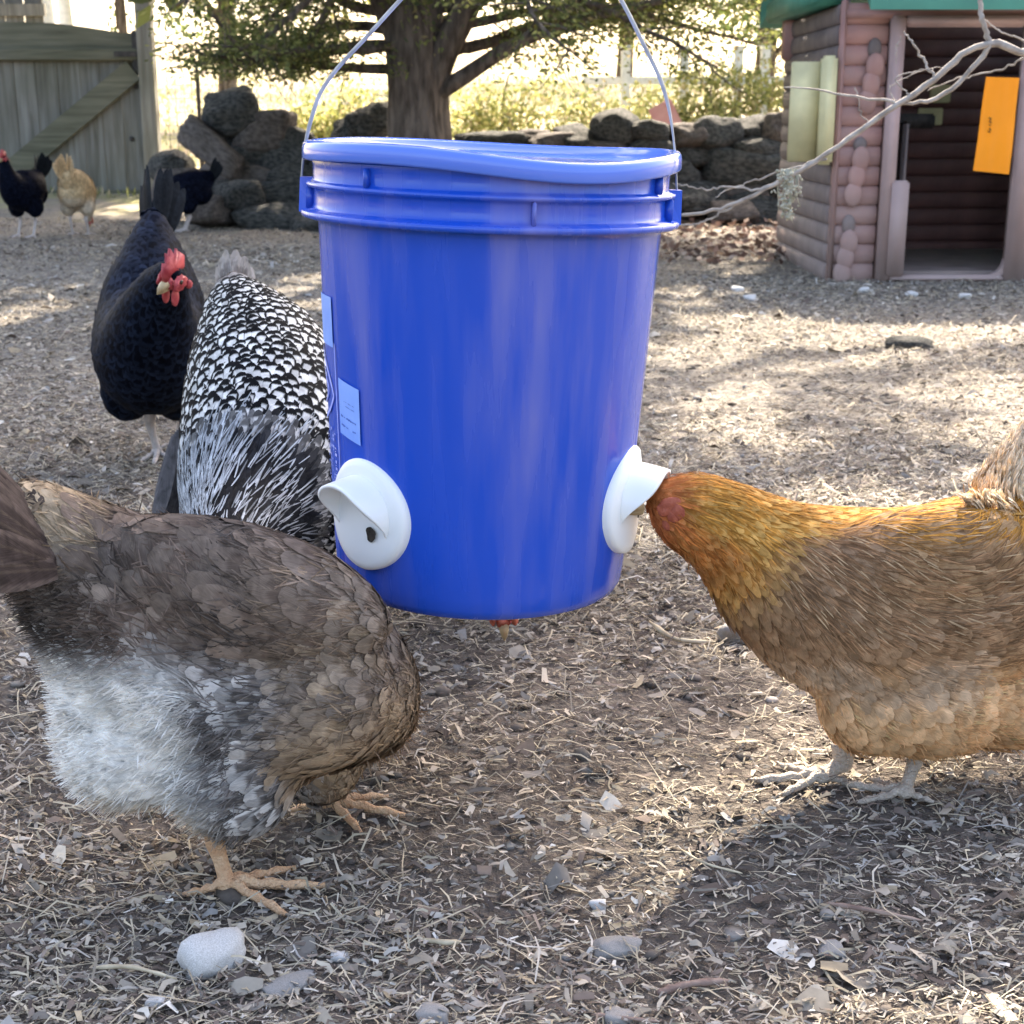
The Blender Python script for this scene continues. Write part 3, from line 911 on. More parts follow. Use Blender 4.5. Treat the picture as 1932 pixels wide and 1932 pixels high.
        L = length * RNG.uniform(.5, 1.3, m)
        fa, fb = colfun(t, h, sd, P, m); fa = fa.copy(); fa[:, 3] = 0; fb = fb.copy(); fb[:, 3] = 0
        return feathers(name, s.root, P + N * .001, D, N, L, np.full(m, .00055), fa, fb, .0, None, 3, conform=False)
    def strands(s, n, colfun, keep, length=.03, w=.0007, h=.003, jitter=.12, name='filoplume', rows=5, swirl=None):
        """fine barbs lying along the plumage"""
        A = s.co[s.tris[:, 0]]; B = s.co[s.tris[:, 1]]; Cc = s.co[s.tris[:, 2]]
        cr = np.cross(B - A, Cc - A); ar = np.linalg.norm(cr, axis=1)
        i = RNG.choice(len(ar), n, p=ar / ar.sum())
        u, v = RNG.uniform(0, 1, n), RNG.uniform(0, 1, n); f = u + v > 1; u[f], v[f] = 1 - u[f], 1 - v[f]
        P = A[i] + (B - A)[i] * u[:, None] + (Cc - A)[i] * v[:, None]; N = cr[i] / (ar[i, None] + 1e-12)
        t, hh, sd = s.param(P)
        k = keep(t, hh, sd, P); P, N, t, hh, sd = P[k], N[k], t[k], hh[k], sd[k]
        m = len(P); ti = np.clip((t * 59).astype(int), 0, 59)
        D = -s.T[ti] + np.array([0, 0, -.28])[None] * np.clip(.6 - hh, 0, 1.2)[:, None] + RNG.normal(0, jitter, (m, 3))
        if swirl is not None: D = D + swirl(P)
        D = D - N * (D * N).sum(1)[:, None]; D /= np.linalg.norm(D, axis=1)[:, None] + 1e-9
        fa, fb = colfun(t, hh, sd, P, m); fa = fa.copy(); fa[:, 3] = 0; fb = fb.copy(); fb[:, 3] = 0
        return feathers(name, s.root, P, D, N, length * RNG.uniform(.5, 1.3, m), w * RNG.uniform(.6, 1.3, m), fa, fb, .02, s.bvh, rows, base_h=h)
    def tail(s, base, dirv, upv, L=.12, n=12, spread=.5, w=.016, fa=(.1, .1, .1, 0), fb=(.1, .1, .1, 0), side=.02):
        dirv = Vector(dirv).normalized(); sidev = dirv.cross(Vector(upv)).normalized(); upv = sidev.cross(dirv).normalized()
        P, D, N = [], [], []
        LL = []
        for k in range(n):
            q = (k / (n - 1) - .5) * 2                   # -1 .. 1 across the roof-shaped tail
            sg = 1 if q >= 0 else -1
            aq = abs(q)
            d = (dirv + sidev * (sg * (.10 + spread * aq * .55)) - upv * (aq * aq * spread * .55) + Vector(RNG.normal(0, .03, 3))).normalized()
            nn = (sidev * sg * .75 + upv * .65)
            nn = (nn - d * nn.dot(d)).normalized()
            P.append(Vector(base) + sidev * (sg * side * (.2 + aq)) - upv * (.018 * aq)); D.append(d); N.append(nn); LL.append(L * (1 - .22 * aq) * random.uniform(.93, 1.05))
        fa_ = np.tile(np.array(fa, float), (n, 1)) * np.concatenate([RNG.uniform(.75, 1.2, (n, 1))] * 3 + [np.ones((n, 1))], 1)
        return feathers('tail', s.root, [tuple(p) for p in P], [tuple(d) for d in D], [tuple(x) for x in N], LL, np.full(n, w), fa_, np.tile(np.array(fb, float), (n, 1)), .02, None, 7, bend=.10, tip=.4, conform=False)
    def wing(s, a, b, side, colf, n=16, L=.10, w=.011, drop=.25, name='wing', rowsL=(1.0, .62, .38)):
        """ordered rows of quills from shoulder a to rear b, snapped to the body"""
        a = np.array(a); b = np.array(b)
        P, D, N, LL, WW = [], [], [], [], []
        for r, f in enumerate(rowsL):
            m = n if r == 0 else int(n * 1.25)
            for k in range(m):
                q = k / (m - 1)
                # the quill roots form a line across the wing, upper ones further back
                p = a + (b - a) * (.05 + .42 * q * (1 - .2 * r)) + np.array([0, 0, -.045 * (1 - q) * 1.0 + .018 * q]) - (b - a) * .0
                p = p - (b - a) * (-.10 + .13 * r) * .8 + np.random.RandomState(k * 7 + r).normal(0, .003, 3) 
                loc, nn, _, _ = s.bvh.find_nearest(Vector(p), .2)
                if loc is None: continue
                d = Vector(b - a).normalized() + Vector((0, 0, -drop * (1 - q)))
                d = (d - nn * d.dot(nn)).normalized()
                P.append(tuple(loc + nn * (.004 + .0022 * (r + 1) + .0006 * k * (1 if r == 0 else .3)))); D.append(tuple(d)); N.append(tuple(nn)); LL.append(L * f * (1.05 - .25 * abs(q - .4))); WW.append(w * (1 if r == 0 else .95))
        m = len(P)
        P_ = np.array(P); t, h, sd = s.param(P_)
        fa, fb = colf(t, h, sd, P_, m)
        return feathers(name, s.root, P, D, N, np.array(LL), np.array(WW), fa, fb, .02, s.bvh, 7, base_h=.005, tip=.5)
    def leg(s, hip, hock, foot, yaw, mat, scale=1.0, spread=38, toe=.055, r=.0062):
        """scaled shank with three front toes and one hind toe, each ending in a claw"""
        mb = MB(); hip, hock, foot = Vector(hip), Vector(hock), Vector(foot)
        r *= scale
        ank = foot + Vector((0, 0, .011 * scale))
        P = spline([tuple(hip), tuple(hock.lerp(hip, .25)), tuple(hock), tuple(hock.lerp(ank, .35)), tuple(hock.lerp(ank, .75)), tuple(ank)], 14)
        rad = np.interp(np.linspace(0, 1, 14), [0, .3, .45, .65, .9, 1], [r * 1.7, r * 1.3, r * 1.25, r * .92, r * 1.0, r * 1.3])
        mb.tube(P, rad, 10)
        mb.ball(ank, (r * 1.45, r * 1.45, r * 1.1))
        claws = []
        for da, ln, rr in ((-spread, .9, .8), (0, 1.12, .92), (spread, .88, .8), (180 + 12, .5, .7)):
            a = R(yaw + da); d = Vector((math.cos(a), math.sin(a), 0)); L_ = toe * ln * scale
            sidev = Vector((-d.y, d.x, 0)) * random.uniform(-.06, .06)
            pts = []; rads = []
            for q, zz, rm in ((0, .011, 1.15), (.18, .0125, 1.0), (.32, .0080, .82), (.45, .0088, .95), (.60, .0060, .72), (.74, .0068, .82), (.88, .0045, .62), (1.0, .0042, .42)):
                pt = foot + d * (L_ * q) + sidev * (L_ * q * q * 3); g = float(gz(pt.x, pt.y))
                pt.z = g + zz * scale * (1 - .15 * q); pts.append(pt); rads.append(r * rm * rr * .86)
            mb.tube(pts, rads, 8)
            e = pts[-1]
            claws.append(MB().tube([e - d * .002, e + d * .004 * scale + Vector((0, 0, .001)), e + d * .009 * scale + Vector((0, 0, -.0025))], [rads[-1] * .9, rads[-1] * .7, .0004], 6))
        lg = mb.build('leg', mat, s.root)
        for c_ in claws: c_.build('claw', M['claw'], lg)
        return lg
    def head(s, c, fwd, up=(0, 0, 1), k=1.0, comb=True, open_=0, wattle=True, face=True, combh=1.0, beakmat=None):
        fwd = Vector(fwd).normalized(); up = Vector(up); sd = fwd.cross(up).normalized(); up = sd.cross(fwd).normalized(); c = Vector(c)
        Rm = Matrix((fwd, sd, up)).transposed()
        Q = lambda x, y, z: c + Rm @ Vector((x * k, y * k, z * k))
        # beak: curved cone
        b = MB()
        b.tube([Q(.014, 0, .001), Q(.022, 0, .001), Q(.029, 0, -.001), Q(.034, 0, -.0048)], [.0070 * k, .0055 * k, .0034 * k, .0006 * k], 10)
        b.tube([Q(.014, 0, -.004), Q(.022, 0, -.0048), Q(.030, 0, -.0058)], [.0048 * k, .0036 * k, .0008 * k], 8)
        b.build('beak', beakmat or M['beak'], s.root)
        if face:
            f = MB()
            for sg in (-1, 1):
                f.ball(Q(.004, sg * .0128, .001), (.0125 * k, .0036 * k, .0100 * k), rot=Rm, sub=3)
                f.ball(Q(-.011, sg * .0150, -.007), (.0048 * k, .0026 * k, .0060 * k), rot=Rm)
            f.ball(Q(.012, 0, 0), (.0075 * k, .0085 * k, .0085 * k), rot=Rm, sub=3)
            for v in f.V: v += Vector((noise.noise(v * 260), noise.noise(v * 270 + Vector((5, 0, 0))), noise.noise(v * 250 + Vector((0, 7, 0))))) * .0030 * k
            f.build('face', M['skin_face'] if not comb else M['skin_red'], s.root)
            for sg in (-1, 1):
                MB().ball(Q(.0055, sg * .0158, .0040), (.0032 * k, .0020 * k, .0032 * k), rot=Rm).build('eye', M['eye'], s.root)
        if comb:
            # serrated single comb: outline thickened by hand
            top = [(-.020, .010), (-.022, .020), (-.015, .026), (-.012, .022), (-.008, .032), (-.003, .025), (.002, .035), (.006, .026), (.011, .033), (.014, .023), (.019, .025), (.021, .014), (.020, .006)]
            bot = [(.015, .006), (.005, .010), (-.008, .011), (-.016, .008)]
            out_ = [(x, z * (combh if z > .012 else 1)) for x, z in top + bot]
            n = len(out_); V = []
            for sg in (-1, 1):
                for x, z in out_:
                    V.append(Q(x, sg * .0022 * (1.3 if z < .015 else .8) + .0015 * math.sin(x * 300), z))
            cx = sum(x for x, z in out_) / n; V += [Q(cx, -.0030, .017), Q(cx, .0030, .017)]
            F = []
            for i in range(n):
                j = (i + 1) % n
                F.append([i, j, n + j, n + i]); F.append([j, i, 2 * n]); F.append([n + i, n + j, 2 * n + 1])
            mk('comb', V, F, M['skin_red'], s.root)
        if wattle:
            for sg in (-1, 1):
                MB().ball(Q(.009, sg * .007, -.018), (.0072 * k, .0026 * k, .0125 * k), rot=Rm, sub=3).build('wattle', M['skin_red'], s.root)

def colset(n, a, b=(0, 0, 0), la=0.0, sh=0.0, var=.12):
    k = RNG.uniform(1 - var, 1 + var, (n, 1))
    fa = np.concatenate([np.tile(a, (n, 1)) * k, np.full((n, 1), sh)], 1); fb = np.concatenate([np.tile(b, (n, 1)) * k, np.full((n, 1), la)], 1)
    return fa, fb
def blend(A, B, w):
    w = np.clip(w, 0, 1)[:, None]
    return (A[0] * (1 - w) + B[0] * w, A[1] * (1 - w) + B[1] * w)
def sm(x, a, b):
    x = np.clip((x - a) / (b - a), 0, 1); return x * x * (3 - 2 * x)
def W3(px, py, Y): return tuple(at(px, py, Y))
def row(px, py, Y, rw, rh): return W3(px, py, Y) + (rw, rh)

# ---- hen at the left front: grey-brown, tail to the left, head hidden beyond its breast
def hen_front_left():
    sp = [row(15, 960, 1.02, .020, .024), row(80, 1000, 1.035, .034, .035), row(175, 1080, 1.05, .054, .056), row(300, 1185, 1.065, .078, .082), row(430, 1250, 1.075, .086, .090),
          row(550, 1278, 1.075, .080, .083), row(625, 1290, 1.08, .068, .070), row(672, 1315, 1.11, .052, .052), row(690, 1345, 1.16, .040, .038), row(690, 1365, 1.22, .028, .027), row(700, 1370, 1.26, .020, .020), row(690, 1372, 1.275, .012, .012)]
    l1 = at(430, 1425, 1.035); l2 = at(600, 1400, 1.14)
    rz = Matrix.Rotation(R(20), 3, 'Y')
    lumps = [(l1, (.052, .036, .068), Matrix.Rotation(R(-14), 3, 'Y')), (l2, (.040, .035, .055), None),
             (at(275, 1360, 1.06), (.058, .064, .070), Matrix.Rotation(R(28), 3, 'Y')),
             (at(210, 1300, 1.05), (.034, .048, .046), None),
             (at(455, 1120, 1.03), (.115, .040, .052), Matrix.Rotation(R(16), 3, 'Y')),
             (at(605, 1298, 1.045), (.056, .052, .066), Matrix.Rotation(R(10), 3, 'Y'))]
    H = Hen('hen', 'grey-brown hen with fluffy white rump at left front, tail raised, head hidden', sp, lumps, .0055)
    def screen(P):     # position across the bird in the world
        return P[:, 0], P[:, 2]
    x_rump = at(110, 1300, 1.06).x; x_mid = at(400, 1300, 1.06).x; x_fr = at(700, 1300, 1.06).x
    def col(t, h, sd, P, n):
        x, z = P[:, 0], P[:, 2]
        u = (x - x_rump) / (x_fr - x_rump)                    # 0 rump .. 1 breast
        nz = np.array([noise.noise(Vector(p) * 13) + .5 * noise.noise(Vector(p) * 30) for p in P]) 
        nz2 = np.array([noise.noise(Vector(p) * 60) for p in P])
        grey = colset(n, (.095, .077, .066), (.23, .19, .16), .6, .04, .35)
        brown = colset(n, (.165, .118, .092), (.33, .26, .205), .6, .04, .3)
        white = colset(n, (.90, .86, .80), (.92, .89, .84), .3, 0, .08)
        cream = colset(n, (.74, .60, .44), (.78, .67, .52), .3, 0, .10)
        mott = colset(n, (.17, .15, .14), (.60, .57, .54), .75, .1, .5)
        tan = colset(n, (.40, .27, .16), (.52, .38, .25), .5, .35, .2)
        gold = colset(n, (.40, .30, .19), (.52, .42, .29), .4, .0, .25)
        zb = .200 - .012 * u + .010 * nz                        # line between the upper plumage and the white under it
        c = blend(grey, brown, .5 + nz * 1.2)
        c = blend(c, tan, sm(u, .62, .90) * sm(.160 - z + .02 * nz, -.02, .04))
        c = blend(c, blend(brown, tan, .5 + nz2), sm(u, .6, .9) * .5)
        low = sm(zb - z, -.030, .015)
        under = blend(white, mott, sm(u + .10 * nz, .40, .56))
        under = blend(under, cream, sm(.09 - z, -.01, .03) * sm(.6 - u, 0, .2))
        wz = low * (1 - sm(u + .06 * nz, .74, .84))
        c = blend(c, under, wz)
        # sunlit patch at the top of the tail root, put into the feather colour
        c = blend(c, gold, sm(.27 - u, 0, .08) * sm(z - .276 - .02 * nz, 0, .018) * sm(u, -.04, .04) * .75)
        c = blend(c, colset(n, (.055, .042, .036), (.13, .10, .085), .6, .05, .3), sm(.01 - u + .05 * nz, 0, .05))
        return c
    H.finish_body(col)
    def size(t, h, sd):
        L = np.interp(t, [0, .2, .5, .7, .85, 1], [.036, .040, .040, .034, .020, .010])
        W = np.interp(t, [0, .2, .5, .7, .85, 1], [.0088, .0100, .0098, .0085, .0060, .0035])
        low = np.clip(-h, 0, 1)
        return L, W * (1 - .25 * low), .06 + .05 * low
    wc = np.array(at(420, 1110, .99)); wd = np.array([1, 0, -.42]); wd /= np.linalg.norm(wd); wu = np.array([.39, 0, .92])
    def inwing(t, h, sd, p):
        v = p - wc; return (v.dot(wd) / .100) ** 2 + (v.dot(wu) / .052) ** 2 < 1 and p[1] < 1.06
    H.scatter(24000, size, col, .33, .17, keep=lambda t, h, sd, p: not inwing(t, h, sd, p))
    def keep(t, h, sd, P): return ((h < -.1) & (P[:, 0] < x_mid + .03)) | (RNG.uniform(0, 1, len(t)) < .06)
    H.fluff(46000, col, keep, .014)
    def col2(t, h, sd, P, n):
        a, b = col(t, h, sd, P, n); k = RNG.choice([.72, 1.0, 1.45], n, p=[.35, .3, .35])[:, None]
        a[:, :3] = np.clip(a[:, :3] * k, 0, .75); return a, b
    H.strands(8000, col2, lambda t, h, sd, P: t < .9, .018, .0006, .0036, .30)
    def wcol(t, h, sd, P, n):
        nz = np.array([noise.noise(Vector(p) * 14) for p in P])
        return blend(colset(n, (.115, .092, .078), (.20, .165, .14), .5, .05, .22), colset(n, (.17, .115, .085), (.27, .20, .15), .5, .05, .2), .5 + nz * 1.5)
    H.scatter(9000, lambda t, h, sd: (np.full(len(t), .052), np.full(len(t), .0120), np.full(len(t), .06)), wcol, .42, .10, name='wing', rows=6, keep=inwing)
    tb = at(95, 1015, 1.03)
    H.tail(tb, at(-40, 880, 1.0) - tb, (0, 0, 1), .125, 34, 1.25, .014, (.045, .034, .030, .05), (.13, .10, .085, .6), .036)
    # saddle plumes lying over the tail root
    f1 = gnd(430, 1690); f2 = gnd(618, 1535)
    H.leg(at(415, 1500, 1.045), at(405, 1585, 1.035), f1, 6, M['leg_orange'], 1.05, 34, .066, .0062)
    H.leg(at(580, 1430, 1.14), at(560, 1488, 1.155), f2, -8, M['leg_orange'], 1.05, 36, .062, .0062)
    H.head(H.sp[-2, :3] + np.array([0, .0, -.004]), (-.15, .9, -.5))
    return H
hen_front_left()

# ---- hen at the right with its head in the port
def hen_right():
    sp = [row(2040, 790, 1.24, .022, .030), row(2000, 900, 1.235, .046, .050), row(1930, 1045, 1.235, .074, .078), row(1800, 1135, 1.23, .088, .090), row(1680, 1150, 1.225, .088, .090),
          row(1570, 1125, 1.22, .078, .082), row(1480, 1080, 1.21, .060, .066), row(1405, 1024, 1.20, .042, .047), row(1345, 985, 1.185, .031, .037), row(1290, 962, 1.175, .0235, .032), row(1250, 950, 1.168, .018, .021), row(1228, 950, 1.163, .010, .012)]
    lumps = [(at(1650, 1315, 1.20), (.050, .042, .052), Matrix.Rotation(R(18), 3, 'Y')), (at(1740, 1290, 1.215), (.085, .072, .062), None), (at(1880, 1280, 1.23), (.085, .070, .060), None),
             (at(1760, 1075, 1.185), (.120, .042, .056), Matrix.Rotation(R(-6), 3, 'Y')),
             (at(1568, 1160, 1.215), (.058, .056, .076), Matrix.Rotation(R(-28), 3, 'Y')), (at(2010, 1010, 1.235), (.06, .045, .06), None)]
    H = Hen('hen', 'golden-buff hen on the right reaching its head into the feeding port', sp, lumps, .0055)
    def col(t, h, sd, P, n):
        nz = np.array([noise.noise(Vector(p) * 20) for p in P])
        z = P[:, 2]; x = P[:, 0]
        gold = colset(n, (.46, .215, .045), (.66, .40, .13), .6, .0, .25)
        rust = colset(n, (.40, .11, .04), (.46, .15, .06), .6, .0, .2)
        wingc = colset(n, (.27, .150, .078), (.36, .22, .12), .5, .0, .2)
        buff = colset(n, (.66, .37, .175), (.72, .46, .25), .5, .0, .15)
        greyp = colset(n, (.42, .29, .19), (.52, .39, .28), .5, .0, .2)
        dark = colset(n, (.16, .12, .085), (.33, .27, .19), .7, .2, .3)
        c = blend(wingc, buff, sm(.158 - z + .012 * nz, -.012, .020))
        c = blend(c, greyp, sm(nz, -.25, .15) * sm(.160 - z, -.008, .010) * sm(z - .100, 0, .03) * .85)
        c = blend(c, gold, sm(z - .250 + .008 * nz, -.004, .012))                      # golden back
        hk = sm(t + .03 * nz, .58, .68)
        c = blend(c, gold, hk)
        c = blend(c, rust, sm(t, .80, .93) * .85)
        c = blend(c, rust, sm(t, .60, .75) * sm(-h, -.1, .5) * .55)
        c = blend(c, dark, sm(.14 - t, 0, .1) * .8)
        return c
    H.finish_body(col)
    def size(t, h, sd):
        L = np.interp(t, [0, .2, .5, .6, .72, .88, 1], [.032, .034, .034, .034, .032, .014, .008])
        W = np.interp(t, [0, .2, .5, .6, .72, .88, 1], [.0090, .0098, .0095, .0062, .0042, .0030, .0022])
        low = np.clip(-h, 0, 1)
        return L, W, .07 + .05 * low
    wc = np.array(at(1740, 1085, 1.15)); wd = np.array([1, 0, .08]); wd /= np.linalg.norm(wd); wu = np.array([-.08, 0, 1.0])
    def inwing(t, h, sd, p):
        v = p - wc; return (v.dot(wd) / .125) ** 2 + (v.dot(wu) / .050) ** 2 < 1 and p[1] < 1.19
    H.scatter(26000, size, col, .36, .13, keep=lambda t, h, sd, p: not inwing(t, h, sd, p))
    def col2(t, h, sd, P, n):
        a, b = col(t, h, sd, P, n); k = RNG.choice([.68, 1.0, 1.35], n, p=[.35, .3, .35])[:, None]
        a[:, :3] = np.clip(a[:, :3] * k, 0, .75); return a, b
    H.strands(11000, col2, lambda t, h, sd, P: t < .93, .020, .00055, .0036, .14)
    H.fluff(12000, col, lambda t, h, sd, P: ((h < -.35) & (t < .8)) | (RNG.uniform(0, 1, len(t)) < .05) & (t < .8), .010)
    def wcol(t, h, sd, P, n):
        nz = np.array([noise.noise(Vector(p) * 14) for p in P])
        return blend(colset(n, (.27, .160, .090), (.37, .235, .14), .6, 0, .15), colset(n, (.40, .22, .095), (.50, .31, .15), .6, 0, .15), .4 + nz * 1.6)
    H.scatter(9000, lambda t, h, sd: (np.full(len(t), .042), np.full(len(t), .0105), np.full(len(t), .05)), wcol, .40, .09, name='wing', rows=6, keep=inwing)
    def inwing_v(t, h, sd, P):
        v = P - wc; return (((v @ wd) / .125) ** 2 + ((v @ wu) / .060) ** 2 < 1) & (P[:, 1] < 1.19)
    H.strands(1300, lambda t, h, sd, P, n: colset(n, (.48, .33, .19)), inwing_v, .014, .00045, .0062, .07, name='shaft', swirl=lambda P: np.array([[.25, 0, -.45]]))
    tb = at(1985, 870, 1.235)
    H.tail(tb, Vector((-.05, .02, 1)), (-1, 0, .3), .13, 14, .7, .017, (.24, .15, .08, .1), (.46, .33, .18, .5), .025)
    # curled fluffy tail covers that catch the light at the frame edge
    P, D, N = [], [], []
    for k in range(3600):
        b = at(random.uniform(1845, 2000), random.uniform(800, 955), random.uniform(1.17, 1.28))
        loc, nn, _, _ = H.bvh.find_nearest(b, .3)
        c_ = noise.noise(Vector(loc) * 60)
        P.append(tuple(loc)); N.append(tuple(nn)); D.append(tuple((Vector((c_ * .7 - .1, random.uniform(-.2, .2), 1.0)) + nn * (.45 + .4 * c_)).normalized()))
    fa, fb = colset(len(P), (.66, .47, .27), (.86, .76, .60), .5, 0, .35)
    feathers('tail_cover', H.root, P, D, N, RNG.uniform(.012, .030, len(P)), RNG.uniform(.0006, .0013, len(P)), fa, fb, .06, None, 5, bend=.5, conform=False)
    f1 = gnd(1548, 1490); f2 = gnd(1705, 1520)
    H.leg(at(1590, 1400, 1.225), at(1592, 1440, 1.225), f1, 172, M['leg_grey'], 1.0, 36, .055, .0068)
    H.leg(at(1735, 1390, 1.20), at(1728, 1430, 1.205), f2, 150, M['leg_grey'], 1.0, 40, .052, .0062)
    H.head(at(1232, 953, 1.160), at(1185, 960, 1.15) - at(1232, 953, 1.160), k=.80, comb=False, wattle=False, face=False)
    fm = MB()
    for px, py, a_, b_ in ((1262, 962, .0105, .0075), (1283, 975, .0060, .0075), (1252, 975, .0070, .0050), (1272, 990, .0050, .0060)):
        loc, nn, _, _ = H.bvh.find_nearest(at(px, py, 1.13)); fm.ball(loc + nn * .0012, (a_, .0028, b_), rot=Matrix.Rotation(R(-20), 3, 'Y'), sub=3)
    for v in fm.V: v += Vector((noise.noise(v * 300), noise.noise(v * 310 + Vector((5, 0, 0))), noise.noise(v * 290))) * .0012
    fm.build('face', M['skin_face'], H.root)
    # small folded wattle under the chin
    MB().ball(at(1262, 985, 1.156), (.006, .0035, .008)).build('wattle', M['skin_face'], H.root)
    return H
hen_right()

# ---- black hen facing the camera, left of the bucket
def hen_black():
    sp = [row(290, 420, 2.78, .022, .034), row(290, 478, 2.72, .052, .060), row(288, 560, 2.64, .088, .092), row(286, 640, 2.56, .100, .108), row(286, 665, 2.46, .094, .104),
          row(292, 610, 2.37, .066, .074), row(304, 560, 2.32, .045, .048), row(318, 528, 2.275, .029, .030), row(324, 520, 2.245, .020, .021), row(326, 522, 2.225, .010, .011)]
    lumps = [(at(240, 735, 2.52), (.045, .05, .055), None), (at(335, 735, 2.52), (.045, .05, .055), None), (at(286, 700, 2.46), (.078, .07, .072), None)]
    H = Hen('hen', 'black hen with a red comb facing forward, standing left of the bucket', sp, lumps, .007)
    def col(t, h, sd, P, n):
        nz = np.array([noise.noise(Vector(p) * 15) for p in P])
        return blend(colset(n, (.0025, .0035, .007), (.014, .020, .036), .6, 0, .3), colset(n, (.004, .006, .013), (.022, .030, .052), .6, 0, .3), sm(nz + h * .5, 0, .8))
    H.finish_body(col)
    def size(t, h, sd):
        return np.interp(t, [0, .5, .7, 1], [.04, .035, .03, .012]), np.interp(t, [0, .5, .7, 1], [.012, .012, .008, .004]), .07 + 0 * t
    H.scatter(9000, size, col, .42, .14)
    H.tail(at(290, 445, 2.76), Vector((0, .35, 1.0)), (0, -1, .3), .135, 12, .25, .014, (.010, .012, .015, 0), (.02, .024, .03, .4), .016)
    f1 = gnd(298, 868); f2 = gnd(335, 850)
    H.leg(at(282, 770, 2.50), at(283, 800, 2.53), f1, -78, M['leg_slate'], 1.15, 38, .05, .006)
    H.leg(at(345, 765, 2.52), at(342, 800, 2.58), f2, -100, M['leg_slate'], 1.15, 38, .05, .006)
    H.head(at(328, 528, 2.235), Vector((-.42, -.8, -.30)), up=(.25, 0, 1), k=1.25, combh=1.25)
    return H
hen_black()

# ---- silver-laced hen between the black hen and the bucket, head down towards the camera
def hen_laced():
    sp = [row(436, 545, 1.92, .022, .026), row(455, 592, 1.88, .050, .050), row(488, 670, 1.81, .084, .078), row(506, 760, 1.73, .100, .096), row(505, 845, 1.65, .100, .096),
          row(485, 925, 1.57, .086, .084), row(455, 985, 1.49, .062, .062), row(430, 1030, 1.41, .044, .044), row(415, 1065, 1.34, .030, .030), row(410, 1090, 1.30, .020, .020), row(408, 1098, 1.285, .012, .012)]
    lumps = [(at(560, 960, 1.62), (.055, .06, .075), None), (at(440, 960, 1.66), (.050, .06, .070), None), (at(575, 850, 1.69), (.045, .09, .070), None), (at(425, 830, 1.72), (.035, .09, .062), None)]
    H = Hen('hen', 'silver-laced black and white hen with striped neck beside the bucket, head down', sp, lumps, .006)
    def col(t, h, sd, P, n):
        laced = colset(n, (.62, .62, .60), (.005, .006, .008), 1.0, 0, .10)
        hack = colset(n, (.008, .009, .012), (.022, .025, .03), .35, 0, .35)
        dk = colset(n, (.16, .145, .135), (.35, .32, .30), .6, .1, .25)
        nz = np.array([noise.noise(Vector(p) * 18) for p in P])
        tt = t + .06 * np.abs(sd) * 0 + .03 * nz
        c = blend(laced, hack, sm(tt, .50, .56) * (1 - sm(sd if False else (P[:, 0] - at(590, 900, 1.6).x), 0, .015)))
        c = blend(c, dk, sm(.09 - t, 0, .05))
        return c
    H.finish_body(lambda t, h, sd, P, n: colset(n, (.03, .03, .032)))
    def size(t, h, sd):
        return (np.interp(t, [0, .15, .48, .55, .8, 1], [.024, .028, .030, .052, .040, .014]), np.interp(t, [0, .15, .48, .55, .8, 1], [.0074, .0088, .0098, .0036, .0028, .0020]), np.interp(t, [0, .5, .6, 1], [.09, .09, .05, .05]))
    H.scatter(24000, size, col, .40, .11)
    xs_ = at(590, 900, 1.6).x
    H.strands(52000, lambda t, h, sd, P, n: colset(n, (.31, .34, .37), var=.5), lambda t, h, sd, P: (t > .50 + RNG.normal(0, .015, len(t))) & (P[:, 0] < xs_) & (RNG.uniform(0, 1, len(t)) < np.where(P[:, 0] < at(440, 900, 1.5).x, .26, .07)), .034, .00075, .0048, .09, name='hackle', rows=6, swirl=lambda P: np.stack([.9 * np.sin((P[:, 2] - .2) * 16), 0 * P[:, 0], 0 * P[:, 0]], 1) * .35)
    H.tail(at(437, 560, 1.91), Vector((-.05, .35, 1.0)), (0, -1, .3), .062, 10, .35, .012, (.17, .15, .14, .1), (.40, .37, .34, .6), .010)
    # drooping grey wing tip on her right side
    P, D, N = [], [], []
    for k in range(7):
        b = at(352 - k * 3.5, 800 + k * 4, 1.66 - .004 * k)
        P.append(tuple(b)); D.append((-.10 - .02 * k, -.30, -1.0)); N.append((-.35, -.9, .2))
    D = np.array(D); D /= np.linalg.norm(D, axis=1)[:, None]; N = np.array(N); N -= D * (D * N).sum(1)[:, None]; N /= np.linalg.norm(N, axis=1)[:, None]
    fa, fb = colset(7, (.085, .08, .082), (.13, .12, .12), .6, 0, .15)
    feathers('wing', H.root, P, D, N, np.full(7, .105), np.full(7, .011), fa, fb, .02, None, 7, conform=False)
    H.leg(at(450, 1010, 1.66), at(448, 1060, 1.68), (at(450, 1000, 1.66).x, 1.66, float(gz(-.3, 1.66))), -95, M['leg_slate'], 1.0)
    H.leg(at(560, 1010, 1.64), at(560, 1060, 1.66), (at(560, 1000, 1.64).x, 1.66, float(gz(-.2, 1.66))), -85, M['leg_slate'], 1.0)
    H.head(H.sp[-2, :3], (-.03, -.9, -.45))
    return H
hen_laced()

